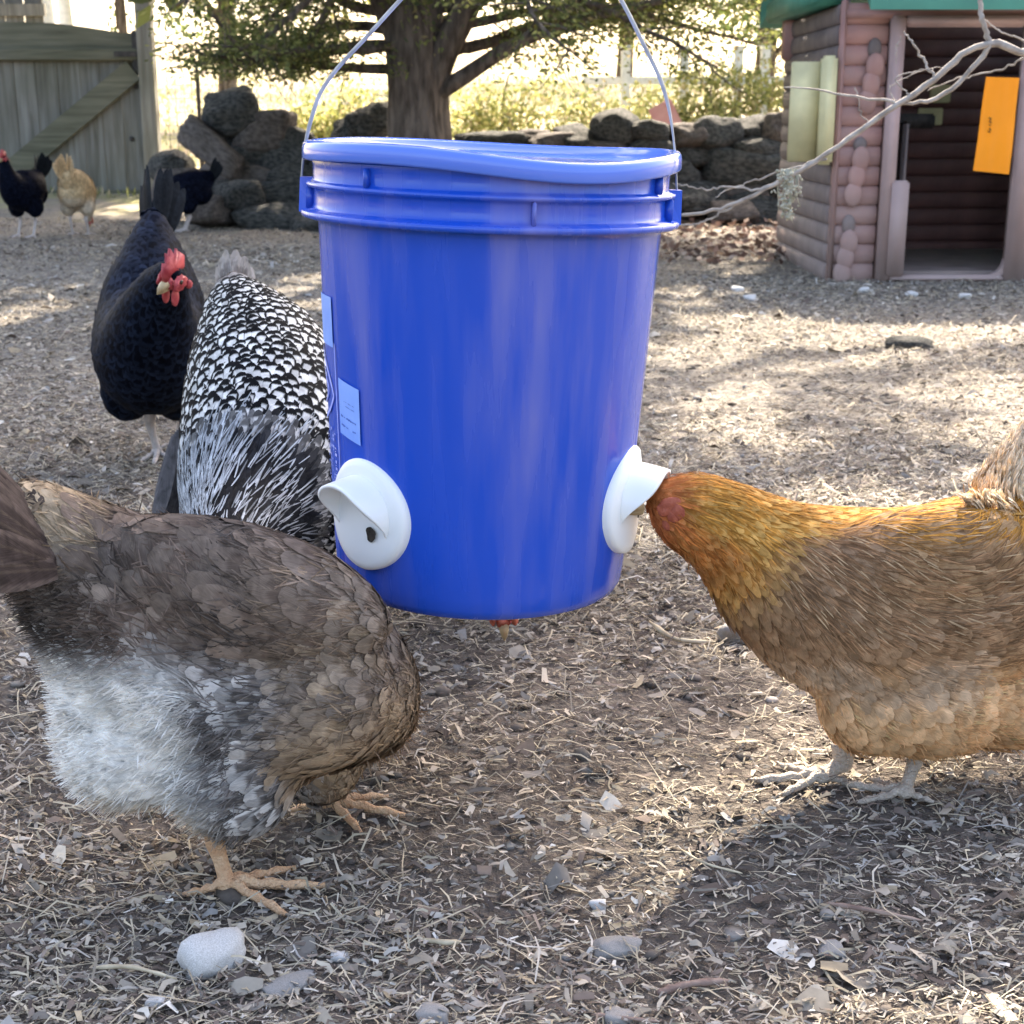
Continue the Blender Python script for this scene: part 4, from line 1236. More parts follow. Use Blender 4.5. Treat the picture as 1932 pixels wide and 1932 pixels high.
# ---- hen behind the bucket: only its red wattles show under the rim of the bucket floor
def hen_behind():
    cx = -.012
    sp = [(cx + .10, 2.02, .335, .022, .024), (cx + .09, 1.95, .31, .055, .055), (cx + .06, 1.86, .27, .085, .085), (cx + .03, 1.77, .24, .090, .092), (cx + .01, 1.69, .215, .072, .074),
          (cx, 1.63, .185, .045, .046), (cx, 1.585, .145, .030, .030), (cx, 1.555, .105, .021, .022), (cx + .002, 1.538, .082, .018, .018), (cx + .003, 1.530, .072, .010, .010)]
    # lies behind the bucket as seen from the photograph
    H = Hen('hen', 'hen hidden behind the bucket, only its red wattles and beak showing below it', sp, [((cx + .10, 1.80, .17), (.045, .05, .06), None), ((cx - .02, 1.80, .17), (.045, .05, .06), None)], .007)
    def col(t, h, sd, P, n): return colset(n, (.20, .12, .07), (.30, .2, .12), .6, .2, .25)
    H.finish_body(col)
    H.scatter(6000, lambda t, h, sd: (np.interp(t, [0, .6, 1], [.036, .03, .01]), np.interp(t, [0, .6, 1], [.011, .007, .003]), .07 + 0 * t), col, .42, .14)
    H.tail((cx + .10, 2.0, .34), (.1, .5, .8), (0, -1, .5), .11, 10, .5, .016, (.12, .08, .05, 0), (.2, .15, .1, .4), .015)
    H.leg((cx + .09, 1.80, .15), (cx + .09, 1.83, .09), (cx + .09, 1.81, float(gz(cx + .09, 1.81))), -90, M['leg_grey'])
    H.leg((cx - .01, 1.80, .15), (cx - .01, 1.83, .09), (cx - .01, 1.79, float(gz(cx - .01, 1.79))), -90, M['leg_grey'])
    H.head((cx + .002, 1.520, .066), (0.05, -.28, -.95), up=(0, -1, .25), k=.95, comb=False)
    return H
hen_behind()

# ---- small hens at the back of the yard
def far_hen(label, base, yaw, k, cols, tailc, pose, legm, tailspec=None, comb=True, nf=2600, tl=.11):
    base = Vector(base); Rz = Matrix.Rotation(R(yaw), 3, 'Z')
    X = lambda v: base + Rz @ (Vector(v) * k)
    sp = []
    for x, y, z, rw, rh in pose: sp.append(tuple(X((x, y, z))) + (rw * k, rh * k))
    lum = [(X((-.01, .05, .16)), (.05 * k, .04 * k, .06 * k), Rz), (X((-.01, -.05, .16)), (.05 * k, .04 * k, .06 * k), Rz), (X((-.09, 0, .22)), (.07 * k, .075 * k, .07 * k), Rz)]
    H = Hen('hen', label, sp, lum, .010)
    col = cols
    H.finish_body(col)
    H.scatter(nf * 2, lambda t, h, sd: (np.interp(t, [0, .6, 1], [.045, .04, .018]), np.interp(t, [0, .6, 1], [.016, .012, .007]), .07 + 0 * t), col, .5, .14, rows=4)
    b = X((-.15, 0, .30)); ts = tailspec or (-.45, 0, .85)
    H.tail(b, Rz @ Vector(ts), Rz @ Vector((.7, 0, .6)), tl * k, 10, .5, .018 * k, tailc[0], tailc[1], .018)
    for sg in (-1, 1):
        f = X((.01, sg * .042, 0)); f.z = float(gz(f.x, f.y))
        H.leg(X((-.01, sg * .042, .13)), X((-.02, sg * .042, .085)), f, yaw, legm, k * 1.1)
    d = Vector(sp[-1][:3]) - Vector(sp[-3][:3])
    H.head(Vector(sp[-2][:3]), Rz @ Vector((1, 0, -.15)) if comb else d, k=k * 1.25, combh=1.1, comb=comb)
    return H
STAND = [(-.17, 0, .31, .02, .025), (-.13, 0, .285, .05, .055), (-.07, 0, .255, .08, .085), (0, 0, .235, .09, .10), (.06, 0, .24, .082, .095), (.11, 0, .27, .06, .07), (.14, 0, .32, .04, .046), (.15, 0, .365, .028, .03), (.158, 0, .395, .021, .023), (.17, 0, .40, .012, .013)]
PECK = [(-.17, 0, .33, .02, .025), (-.13, 0, .30, .05, .055), (-.07, 0, .27, .08, .085), (0, 0, .235, .09, .10), (.06, 0, .21, .082, .09), (.12, 0, .18, .055, .06), (.16, 0, .14, .036, .038), (.18, 0, .10, .026, .026), (.19, 0, .07, .02, .02), (.195, 0, .055, .011, .011)]
blk = lambda t, h, sd, P, n: colset(n, (.003, .004, .009), (.007, .010, .022), .5, 0, .3)
bl_t = ((.008, .009, .010, 0), (.015, .016, .02, .3))
gb = gnd(52, 449); far_hen('black hen with red comb near the gate, at the far left edge', gb, 258, 1.02, blk, bl_t, STAND, M['leg_slate'], tailspec=(-.25, 0, 1), tl=.12)
def tanc(t, h, sd, P, n):
    nz = np.array([noise.noise(Vector(p) * 9) for p in P])
    return blend(colset(n, (.52, .36, .19), (.60, .46, .28), .5, .2, .15), colset(n, (.62, .52, .40), (.66, .58, .46), .4, 0, .1), sm(.20 - P[:, 2], -.02, .05) + .0 * nz)
g = gnd(152, 445); far_hen('buff hen seen from behind in front of the wooden gate', g, 91, 1.0, tanc, ((.55, .38, .2, .1), (.6, .45, .28, .4)), PECK, M['leg_slate'], tailspec=(-.18, 0, 1), comb=False, tl=.13)
g = gnd(352, 436); far_hen('black hen pecking by the foot of the stone wall', g, 200, .95, blk, bl_t, PECK, M['leg_slate'], tailspec=(-.3, 0, 1), tl=.12)

# ------------------------------------------------------------------ stone wall
def stone_mesh(seed, sub=3, rough=.22, flat=1.0, blocky=2.6):
    """a boulder bounded by random rounded-off planes"""
    rs = np.random.RandomState(seed + 40)
    bm = bmesh.new(); bmesh.ops.create_icosphere(bm, subdivisions=sub, radius=1)
    off = Vector((seed * 7.3, seed * 3.1, seed * 1.7))
    nk = rs.normal(0, 1, (15, 3)); nk[:6] = [(1, 0, 0), (-1, 0, 0), (0, 1, 0), (0, -1, 0), (0, 0, 1), (0, 0, -1)]; nk[:6] += rs.normal(0, .18, (6, 3))
    nk /= np.linalg.norm(nk, axis=1)[:, None]; dk = rs.uniform(.78, 1.0, 15); dk[6:] *= rs.uniform(.92, 1.12, 9)
    for v in bm.verts:
        p = np.array(v.co); p /= np.linalg.norm(p)
        c = np.maximum(nk @ p, 1e-3) / dk
        r = (c ** 9).sum() ** (-1 / 9)
        p = Vector(p) * r
        p *= 1 + rough * .55 * noise.noise(p * 1.6 + off) + rough * .30 * noise.noise(p * 4 + off) + rough * .20 * noise.noise(p * 10 + off)
        v.co = Vector((p.x, p.y, p.z * flat))
    me = bpy.data.meshes.new('stone'); bm.to_mesh(me); bm.free()
    me.polygons.foreach_set('use_smooth', np.ones(len(me.polygons), dtype=bool))
    return me
SM = [stone_mesh(i, 4) for i in range(10)]
for i, me in enumerate(SM): me.materials.append(M['stone'] if i % 3 else M['stone_b'])
def build_wall():
    WY = 8.9
    root = thing('stone_wall', (0, WY, 0), 'low dry stone wall of dark rounded fieldstones behind the bucket', 'wall')
    rnd = random.Random(12)
    def put(px, py, w, h, Y=None, rot=0, mi=None):
        Y = Y or WY + rnd.uniform(-.08, .08)
        c = at(px, py, Y); s = Y * .97 / FPX
        link_copy('stone', SM[mi if mi is not None else rnd.randrange(10)], root, c, (rnd.uniform(-.15, .15), rot, rnd.uniform(-.3, .3)), (w * s / 2 * 1.22, rnd.uniform(.15, .20), h * s / 2 * 1.25))
    # measured stones along the top and the left end
    for a in ((436, 218, 104, 66, None, 0, 1), (395, 272, 130, 50, 8.75, .62, 3), (512, 243, 86, 62), (545, 280, 90, 70), (465, 290, 110, 60), (700, 236, 88, 60), (655, 262, 60, 50), (930, 268, 110, 38), (1010, 262, 60, 36),
              (1040, 268, 80, 34), (1085, 262, 70, 30), (1155, 240, 74, 56), (1216, 248, 78, 38), (1292, 256, 56, 46, None, 0, 0), (1358, 258, 84, 62, None, 0, 4), (1422, 245, 56, 34), (1462, 248, 50, 56, None, 0, 6),
              (1302, 295, 92, 46), (1392, 318, 130, 66, None, 0, 7), (1440, 282, 90, 46), (1310, 345, 100, 50), (1400, 362, 96, 46), (1470, 340, 60, 60), (1480, 295, 50, 50)):
        put(*a)
    # lower courses
    for row_, (y0, hh) in enumerate(((300, 52), (338, 52), (376, 50), (408, 46))):
        x = 400 + row_ * 6 if row_ < 2 else 360
        while x < 1500:
            w = rnd.uniform(70, 140)
            if not (1270 < x + w / 2 < 1480 and row_ < 2):
                put(x + w / 2, y0 + rnd.uniform(-8, 8), w, hh * rnd.uniform(.85, 1.25), WY - .05 * row_ + rnd.uniform(-.06, .06), rnd.uniform(-.15, .15))
            x += w * .93
    # fill courses right across, carrying on behind the playhouse
    for y0 in (262, 300, 340, 380, 412):
        x = 1500
        while x < 2150:
            w = rnd.uniform(70, 110); put(x + w / 2, y0, w, 50); x += w * .93
    # tumbled stones at the foot
    for px, py, w, h, Y in ((520, 415, 130, 60, 8.4), (600, 430, 90, 50, 8.2), (455, 372, 76, 60, 8.5), (400, 395, 70, 56, 8.4), (320, 320, 70, 62, 9.2), (335, 360, 90, 70, 8.9), (1300, 385, 90, 44, 8.6), (1380, 398, 80, 40, 8.5)):
        put(px, py, w, h, Y, 0)
    # dark packed core so no daylight shows between the lower courses
    core = MB()
    for k in range(16):
        core.ball((-1.75 + k * .35, WY + .12, .14), (.24, .10, .26), sub=2)
    core.build('core', M['stone_b'], root)
build_wall()

# loose stones lying on the soil
def loose(px, py, w, h, mat, label, seed, flat=.6, blocky=2.3, rz=0.0, deep=.8):
    p = gnd(px, py); d = math.hypot(p.y, CAM_H) / FPX
    me = stone_mesh(seed, 3, .30, 1, blocky); me.materials.append(mat)
    o = bpy.data.objects.new('stone', me); C.objects.link(o)
    sx, sy, sz = w * d / 2 * 1.05, w * d / 2 * deep, h * d / 2 * flat * 1.1
    o.scale = (sx, sy, sz); o.location = (p.x, p.y, p.z + sz * .55); o.rotation_euler = (0, 0, rz)
    tagged(o, label, 'stone', 'loose stones on the yard soil')
loose(398, 1822, 118, 98, M['pebble'], 'rounded whitish stone on the soil below the front hen\'s foot', 31, .85, 2.6, .3, .8)
loose(545, 1860, 112, 50, M['pebble_g'], 'flat pale grey stone right of the rounded white stone', 32, .5, 4, .5, .5)
loose(1165, 1800, 84, 66, M['pebble_g'], 'grey stone half sunk in the soil, in the centre foreground', 33, .5, 2.2, .2)
loose(820, 1925, 60, 54, M['pebble_g'], 'brownish stone at the bottom edge left of centre', 34, .6)
loose(1392, 1218, 70, 60, M['pebble_g'], 'grey stone beside the pale stick under the buff hen\'s neck', 35, .8)
loose(1170, 1930, 64, 50, M['pebble_g'], 'small grey stone at the bottom edge below the sunken one', 36, .5)
loose(1128, 1718, 30, 30, M['pebble'], 'tiny pale pebble above the sunken grey stone', 37, .7)
loose(1572, 1800, 56, 50, M['pebble_g'], 'small pale angular stone at lower right', 38, .5, 3)
loose(1716, 655, 90, 36, M['stone'], 'low dark stone lying alone on the open yard at right', 39, .7)
loose(298, 1892, 44, 30, M['pebble'], 'small white pebble below the rounded whitish stone', 40, .6)
loose(640, 1810, 0 + 36, 30, M['pebble'], 'small white chip of stone between the flat grey and centre stones', 41, .6)
for i, (px, py) in enumerate(((1362, 545), (1385, 560), (1790, 560), (1600, 548), (1690, 556))):
    loose(px + 30, py, 26, 18, M['pebble'], ['pale pebble on the dirt left of the playhouse', 'pale pebble beside its neighbour left of the playhouse', 'pale pebble below the playhouse doorway', 'pale pebble at the playhouse corner', 'pale pebble below the left door jamb'][i], 50 + i, .7)

def stick(pts, rad, mat, label, name='stick'):
    P = []
    for px, py, up in pts:
        p = gnd(px, py); p.z += up; P.append(tuple(p))
    P = spline(P, 14)
    rad *= .75; rr = np.interp(np.linspace(0, 1, 14), [0, .15, .85, 1], [rad * .5, rad, rad * .8, rad * .35]) * RNG.uniform(.75, 1.25, 14)
    o = MB().tube(P, rr, 7).build(name, mat)
    tagged(o, label, 'stick')
stick(((1225, 1200, .012), (1262, 1222, .008), (1300, 1228, .006), (1350, 1230, .006)), .0042, M['straw'], 'pale bent stick on the soil under the buff hen\'s neck')
stick(((1240, 1890, .006), (1300, 1878, .008), (1375, 1866, .006)), .0042, M['stick'], 'brown stick lying in the centre right foreground')
stick(((1285, 1620, .006), (1330, 1650, .008), (1400, 1665, .006)), .0016, M['straw'], 'thin straw stem crossing the sunlit patch')
stick(((1560, 1720, .006), (1640, 1745, .012), (1740, 1752, .006)), .0028, M['stick'], 'thin forked twig below the buff hen\'s feet')
stick(((1120, 1930, .006), (1240, 1945, .006)), .002, M['stick'], 'short twig at the bottom edge right of centre')
stick(((180, 1842, .008), (250, 1850, .012), (335, 1862, .008)), .0022, M['straw'], 'pale straw stem left of the rounded whitish stone')
stick(((800, 1790, .006), (840, 1800, .008), (870, 1795, .006)), .0030, M['straw'], 'short cream chip of wood in the centre foreground')
for i in range(2):
    pass
# a flat cut chip at the right edge
ch = MB(); p = gnd(1888, 1915); ch.box(p + Vector((0, 0, .004)), (.010, .034, .003), rot=Matrix.Rotation(R(8), 3, 'Z'), bev=.0006)
tagged(ch.build('wood_chip', M['straw'], smooth=False), 'flat rectangular pale wood chip at the lower right edge', 'wood chip')

# ------------------------------------------------------------------ gate, post, fence
def build_gate():
    GY = 10.6
    def X(px): return at(px, 250, GY).x
    def Z(py): return at(100, py, GY).z
    x1 = X(272); zb = float(terrain(0, GY)) - .01; zt = Z(48)
    root = thing('gate', (x1 - .6, GY, 0), 'weathered grey board gate with diagonal brace and iron hinge', 'gate')
    rnd = random.Random(4)
    x = x1
    k = 0
    while x > X(-190):
        w = .150 + rnd.uniform(-.012, .012)
        top = Z(62) + (Z(38) - Z(62)) * min(1, (x1 - x) / 1.0)
        MB().box((x - w / 2, GY + .02 + rnd.uniform(-.003, .003), (zb + top) / 2), (w - .0025, .022, top - zb), bev=.002).build('board', M['board'], root, smooth=False)
        x -= w; k += 1
    xl = X(-190)
    # arched top rail
    V, F = [], []; n = 16
    for i in range(n + 1):
        q = i / n; xx = x1 + (xl - x1) * q
        top = Z(68) + (Z(42) - Z(68)) * math.sin(min(1, q * 2.2) * math.pi / 2); bot = Z(116)
        for yy in (GY - .035, GY - .002): V += [(xx, yy, bot), (xx, yy, top)]
    for i in range(n):
        a = i * 4; b = a + 4
        F += [[a, b, b + 1, a + 1], [a + 2, a + 3, b + 3, b + 2], [a + 1, b + 1, b + 3, a + 3], [a, a + 2, b + 2, b]]
    F += [[0, 1, 3, 2], [n * 4, n * 4 + 2, n * 4 + 3, n * 4 + 1]]
    mk('top_rail', V, F, M['rail'], root, smooth=False)
    MB().box(((x1 + xl) / 2, GY - .052, Z(103)), (x1 - xl, .03, .075), bev=.004).build('rail', M['rail'], root, smooth=False)
    MB().box(((x1 + xl) / 2, GY - .02, Z(372)), (x1 - xl, .03, .10), bev=.004).build('rail', M['rail'], root, smooth=False)
    a = Vector((X(262), GY - .025, Z(132))); b = Vector((X(25), GY - .025, Z(318)))
    d = b - a; ang = math.atan2(d.z, d.x)
    MB().box((a + b) / 2, (d.length, .035, .155), rot=Matrix.Rotation(-ang, 3, 'Y'), bev=.004).build('brace', M['rail'], root, smooth=False)
    hb = MB(); hb.box((X(270), GY - .045, Z(95)), (.05, .015, .26)); hb.box((X(252), GY - .075, Z(103)), (.16, .012, .035))
    hb.build('hinge', M['iron'], root, smooth=False)
    for px, py in ((262, 163), (248, 262)):
        MB().ball((X(px), GY - .002, Z(py)), (.018, .008, .018)).build('knot', M['iron'], root)
    pr = thing('gate_post', (X(288), GY - .02, 0), 'square weathered wooden post at the hinge side of the board gate', 'post')
    MB().box((X(288), GY - .03, .95), (.108, .11, 1.9), bev=.006).build('shaft', M['post'], pr, smooth=False)
    # tall fence panel behind
    fr = thing('fence_panel', (X(20), GY + 1.2, 0), 'tall grey board fence panel rising above the gate at upper left', 'fence')
    x = at(82, 20, GY + 1.2).x
    for k in range(9):
        MB().box((x - .075, GY + 1.2 + rnd.uniform(-.004, .004), 1.15), (.142, .022, 2.1), bev=.002).build('board', M['board'], fr, smooth=False); x -= .15
    MB().box((at(82, 20, GY + 1.2).x - .6, GY + 1.165, 1.42), (1.25, .04, .09)).build('rail', M['post'], fr, smooth=False)
    # thin wire fence between the post and the stone wall
    wf = thing('wire_fence', (X(340), 10.9, 0), 'thin wire mesh fence between the gate post and stone wall', 'fence')
    wire = MB()
    for k in range(12): 
        xx = X(302) + k * .06; wire.tube([(xx, 10.9, .05), (xx, 10.9, .95)], .0022, 5)
    for k in range(10):
        zz = .08 + k * .095; wire.tube([(X(300), 10.9, zz), (X(300) + .72, 10.9, zz)], .0022, 5)
    wo_ = wire.build('mesh', M['iron'], wf); wo_['kind'] = 'stuff'
    MB().tube([(X(361), 10.9, 0), (X(361), 10.9, 1.0)], .014, 8).build('stake', M['iron'], wf)
build_gate()

# ------------------------------------------------------------------ playhouse
def build_playhouse():
    FY = 5.62
    def X(px, Y=FY): return at(px, 400, Y).x
    def Z(py, Y=FY): return at(1750, py, Y).z
    g0 = float(gz(1.6, FY))
    xL, xR = X(1566), X(1566) + 1.30
    dL, dR = X(1692, FY), X(1898, FY)
    xm = (dL + dR) / 2
    root = thing('playhouse', ((xL + xR) / 2, FY + .55, 0), 'pinkish brown plastic log-cabin playhouse with green roof and open doorway', 'playhouse')
    zt = Z(16); zd0, zd1 = Z(517), Z(52)
    lh = .0735; depth = 1.05
    # logs: rounded horizontal bars
    def logmesh(L, r=.04, yk=.55):
        bm = bmesh.new(); V = []; seg = 10
        mb = MB()
        sx = [-L / 2, -L / 2 + .006, L / 2 - .006, L / 2]; sr = [.8, 1, 1, .8]
        for x_, s_ in zip(sx, sr):
            for k in range(seg):
                a = 2 * math.pi * k / seg; c_, s2 = math.cos(a), math.sin(a)
                mb.V.append(Vector((x_, r * yk * s_ * (abs(c_) ** .8) * (1 if c_ > 0 else -1), r * s_ * (abs(s2) ** .7) * (1 if s2 > 0 else -1))))
        for j in range(3):
            for k in range(seg): mb.F.append([j * seg + k, j * seg + (k + 1) % seg, (j + 1) * seg + (k + 1) % seg, (j + 1) * seg + k])
        mb.F.append(list(range(seg))[::-1]); mb.F.append([3 * seg + k for k in range(seg)])
        bm.free()
        me = bpy.data.meshes.new('log'); me.from_pydata([tuple(v) for v in mb.V], [], mb.F)
        me.polygons.foreach_set('use_smooth', np.ones(len(me.polygons), dtype=bool)); return me
    jl = X(1655)          # outer edge of left jamb
    jr = X(1932) 
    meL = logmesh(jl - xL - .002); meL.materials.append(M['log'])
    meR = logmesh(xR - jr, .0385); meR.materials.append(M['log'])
    meS = logmesh(depth, .0385); meS.materials.append(M['log_shaded'])
    meB = logmesh(xR - xL - .02, .0385); meB.materials.append(M['log_inner_shade'])
    nlog = 14
    for k in range(nlog):
        z = g0 + .03 + lh * k
        link_copy('log', meL, root, ((xL + jl) / 2, FY + .012, z)); link_copy('log', meR, root, ((jr + xR) / 2, FY + .012, z))
        link_copy('log', meS, root, (xL + .012, FY + .03 + depth / 2, z), (0, 0, math.pi / 2)); link_copy('log', meS, root, (xR - .012, FY + .03 + depth / 2, z), (0, 0, math.pi / 2))
        link_copy('log', meB, root, ((xL + xR) / 2, FY + depth + .03, z))
    # two pale boards on the rear wall, standing in for a bright window
    for xa, xb, ya, yb in ((1738, 1776, 160, 194), (1718, 1764, 204, 236)):
        YB = FY + depth - .03
        MB().box(((X(xa, YB) + X(xb, YB)) / 2, YB, (Z(ya, YB) + Z(yb, YB)) / 2), (X(xb, YB) - X(xa, YB), .02, Z(ya, YB) - Z(yb, YB)), bev=.004).build('window_patch', M['shutter'], root, smooth=False)
    # notched corner ends: three rounded lumps under a dark keyhole, repeated three times
    for (yn0, yn1, yb) in ((76, 108, (125, 158, 192)), (262, 284, (300, 332, 366)), (408, 440, (456, 486, 514))):
        px = 1633 - (yn0 - 76) * .085
        MB().ball((X(px - 4), FY - .014, (Z(yn0) + Z(yn1)) / 2), (.026, .014, abs(Z(yn0) - Z(yn1)) / 2 + .008), sub=3).build('notch', M['log_shaded'], root)
        for i, yb_ in enumerate(yb):
            MB().ball((X(px - 3 - 5 * i), FY - .030, Z(yb_)), (.034, .014, .048), sub=3).build('log_end', M['log'], root)
    # narrow brown corner strip
    MB().box((xL + .010, FY - .004, g0 + .52), (.022, .03, 1.04), bev=.008).build('corner_strip', M['log'], root)
    # door frame
    def jamb(xa, xb, za, zb, name='jamb', y=FY - .022, dy=.05): return MB().box(((xa + xb) / 2, y, (za + zb) / 2), (xb - xa, dy, zb - za), bev=.008).build(name, M['frame'], root)
    jamb(jl, jl + .052, g0 + .0, zd1 + .04)
    jamb(jl + .030, jl + .105, g0 + .02, Z(340), 'door_catch', FY - .030, .045)
    jamb(dR, jr + .008, g0, zd1 + .04)
    jamb(jl + .053, dR - .001, zd1, zd1 + .04, 'lintel')
    jamb(jl + .053, dR - .001, g0, zd0, 'threshold')
    MB().box(((xL + xR) / 2, FY + .01, zt - .02), (xR - xL, .05, .05), bev=.01).build('wall_plate', M['log'], root)
    # rounded corner fillet at lower right of the doorway
    V = [(dR, FY - .03, zd0), (dR, FY + .0, zd0)]; F = []
    n = 8
    for i in range(n + 1):
        a = math.pi / 2 * i / n
        for yy in (FY - .03, FY): V.append((dR - .06 + .06 * math.sin(a), yy, zd0 + .06 - .06 * math.cos(a)))
    for i in range(n):
        b = 2 + i * 2; F += [[b, b + 2, b + 3, b + 1], [0, b, b + 2], [1, b + 3, b + 1]]
    mk('fillet', V, F, M['frame'], root, smooth=False)
    MB().box(((xL + xR) / 2, FY + depth / 2, g0 + .02), (xR - xL - .06, depth - .04, .03)).build('floor', M['log_shaded'], root, smooth=False)
    # inner door leaf standing ajar inside on the left
    MB().box((dL + .075, FY + .26, g0 + .32), (.02, .34, .56), rot=Matrix.Rotation(R(-12), 3, 'Z'), bev=.01).build('inner_panel', M['log_shaded'], root)
    MB().box((dL + .16, FY + .50, g0 + .60), (.20, .04, .06), bev=.008).build('shelf', M['iron'], root)
    # roof: two slopes with ridge along the front, thick fascia
    rx0, rx1 = X(1618, FY - .16), xR + .14
    ez = Z(18, FY - .16)
    V = [(rx0, FY - .16, ez), (rx1, FY - .16, ez), (rx1, FY + .55, ez + .52), (rx0, FY + .55, ez + .52), (rx0 - .16, FY + 1.28, ez + .02), (rx1, FY + 1.28, ez + .02)]
    V += [(x_, y_, z_ + .10) for x_, y_, z_ in V]
    F = [[0, 3, 2, 1], [3, 4, 5, 2], [6, 7, 8, 9], [9, 8, 11, 10], [0, 1, 7, 6], [1, 2, 8, 7], [2, 5, 11, 8], [5, 4, 10, 11], [4, 3, 9, 10], [3, 0, 6, 9]]
    mk('roof', V, F, M['green'], root, smooth=False)
    MB().box((xL - .03, FY + .62, Z(20, FY + .6) + .03), (.10, 1.15, .09), bev=.01).build('eave', M['green'], root)
    MB().box((xL + .03, FY + 1.0, 1.0), (.12, .12, .30), bev=.01).build('rear_bracket', M['log'], root)
    # gable side infill
    mk('gable', [(xL + .02, FY + .05, 1.0), (xL + .02, FY + 1.05, 1.0), (xL + .02, FY + .55, 1.45), (xL + .05, FY + .05, 1.0), (xL + .05, FY + 1.05, 1.0), (xL + .05, FY + .55, 1.45)],
       [[0, 2, 1], [3, 4, 5], [0, 1, 4, 3], [1, 2, 5, 4], [2, 0, 3, 5]], M['log_shaded'], root, smooth=False)
    # yellow-green shutter swung open from the side wall
    sh = MB(); zc = (Z(108) + Z(308)) / 2; hh = Z(108) - Z(308)
    sh.box(((X(1482) + X(1536)) / 2, FY + .02, zc - .005), (X(1536) - X(1482), .022, hh - .02), bev=.004)
    sh.box((X(1548), FY - .005, zc), (.055, .07, hh + .01), bev=.010)
    sh.build('shutter', M['shutter'], root)
    # orange sheet hanging in the doorway
    q = [at(1861, 145, FY - .052), at(1924, 147, FY - .052), at(1904, 329, FY - .052), at(1836, 322, FY - .052)]
    V, F = [], []; n = 6
    for j in range(n + 1):
        for i in range(5):
            l_ = q[0].lerp(q[3], j / n); r_ = q[1].lerp(q[2], j / n); p = l_.lerp(r_, i / 4); V.append(p + Vector((0, .004 * math.sin(j * 1.1) + .003 * math.sin(i * 1.7), 0)))
    m_ = len(V); V += [v + Vector((0, .003, 0)) for v in V]
    for j in range(n):
        for i in range(4):
            a = j * 5 + i; F.append([a, a + 5, a + 6, a + 1]); F.append([m_ + a, m_ + a + 1, m_ + a + 6, m_ + a + 5])
    o = mk('orange_sheet', V, F, M['orange'], smooth=True)
    tagged(o, 'bright orange sheet hanging inside the playhouse doorway', 'sheet')
    mk_ = MB()
    for (a, b) in (((1866, 222), (1870, 224)), ((1870, 224), (1867, 230)), ((1867, 230), (1871, 232)), ((1866, 236), (1870, 236)), ((1867, 241), (1869, 247)), ((1864, 247), (1868, 250))):
        pa, pb = at(a[0], a[1], FY - .060), at(b[0], b[1], FY - .060); mk_.tube([pa, pb], .0022, 5)
    mo = mk_.build('ink_marks', M['ink'], o, smooth=False)
build_playhouse()

# ------------------------------------------------------------------ trees
def leaves_mesh(name, P, D, L, W, cols, mat, parent):
    """rhombic leaves: base P, direction D"""
    n = len(P); P = np.asarray(P); D = np.asarray(D)
    D = D / (np.linalg.norm(D, axis=1)[:, None] + 1e-9)
    r = RNG.normal(0, 1, (n, 3)); S = np.cross(D, r); S /= np.linalg.norm(S, axis=1)[:, None] + 1e-9
    L = np.broadcast_to(L, (n,))[:, None]; W = np.broadcast_to(W, (n,))[:, None]
    V = np.stack([P, P + D * L * .5 + S * W, P + D * L, P + D * L * .5 - S * W], 1).reshape(-1, 3)
    F = np.arange(n * 4).reshape(-1, 4)
    c = np.concatenate([cols, np.ones((n, 1))], 1)
    return mk(name, V, F, mat, parent, False, attrs={'col': ('FLOAT_COLOR', np.repeat(c, 4, 0))})
def leaf_cols(n, kind):
    if kind == 'pine': pal = np.array([(.13, .15, .05), (.20, .22, .07), (.34, .34, .11), (.08, .10, .04), (.22, .18, .09)]); p = [.32, .28, .14, .18, .08]
    elif kind == 'yellow': pal = np.array([(.30, .31, .10), (.42, .40, .15), (.18, .21, .08), (.48, .40, .22)]); p = [.35, .3, .2, .15]
    else: pal = np.array([(.08, .12, .035), (.13, .17, .05), (.05, .075, .03), (.18, .20, .08)]); p = [.35, .3, .2, .15]
    return pal[RNG.choice(len(pal), n, p=p)] * RNG.uniform(.7, 1.25, (n, 1))

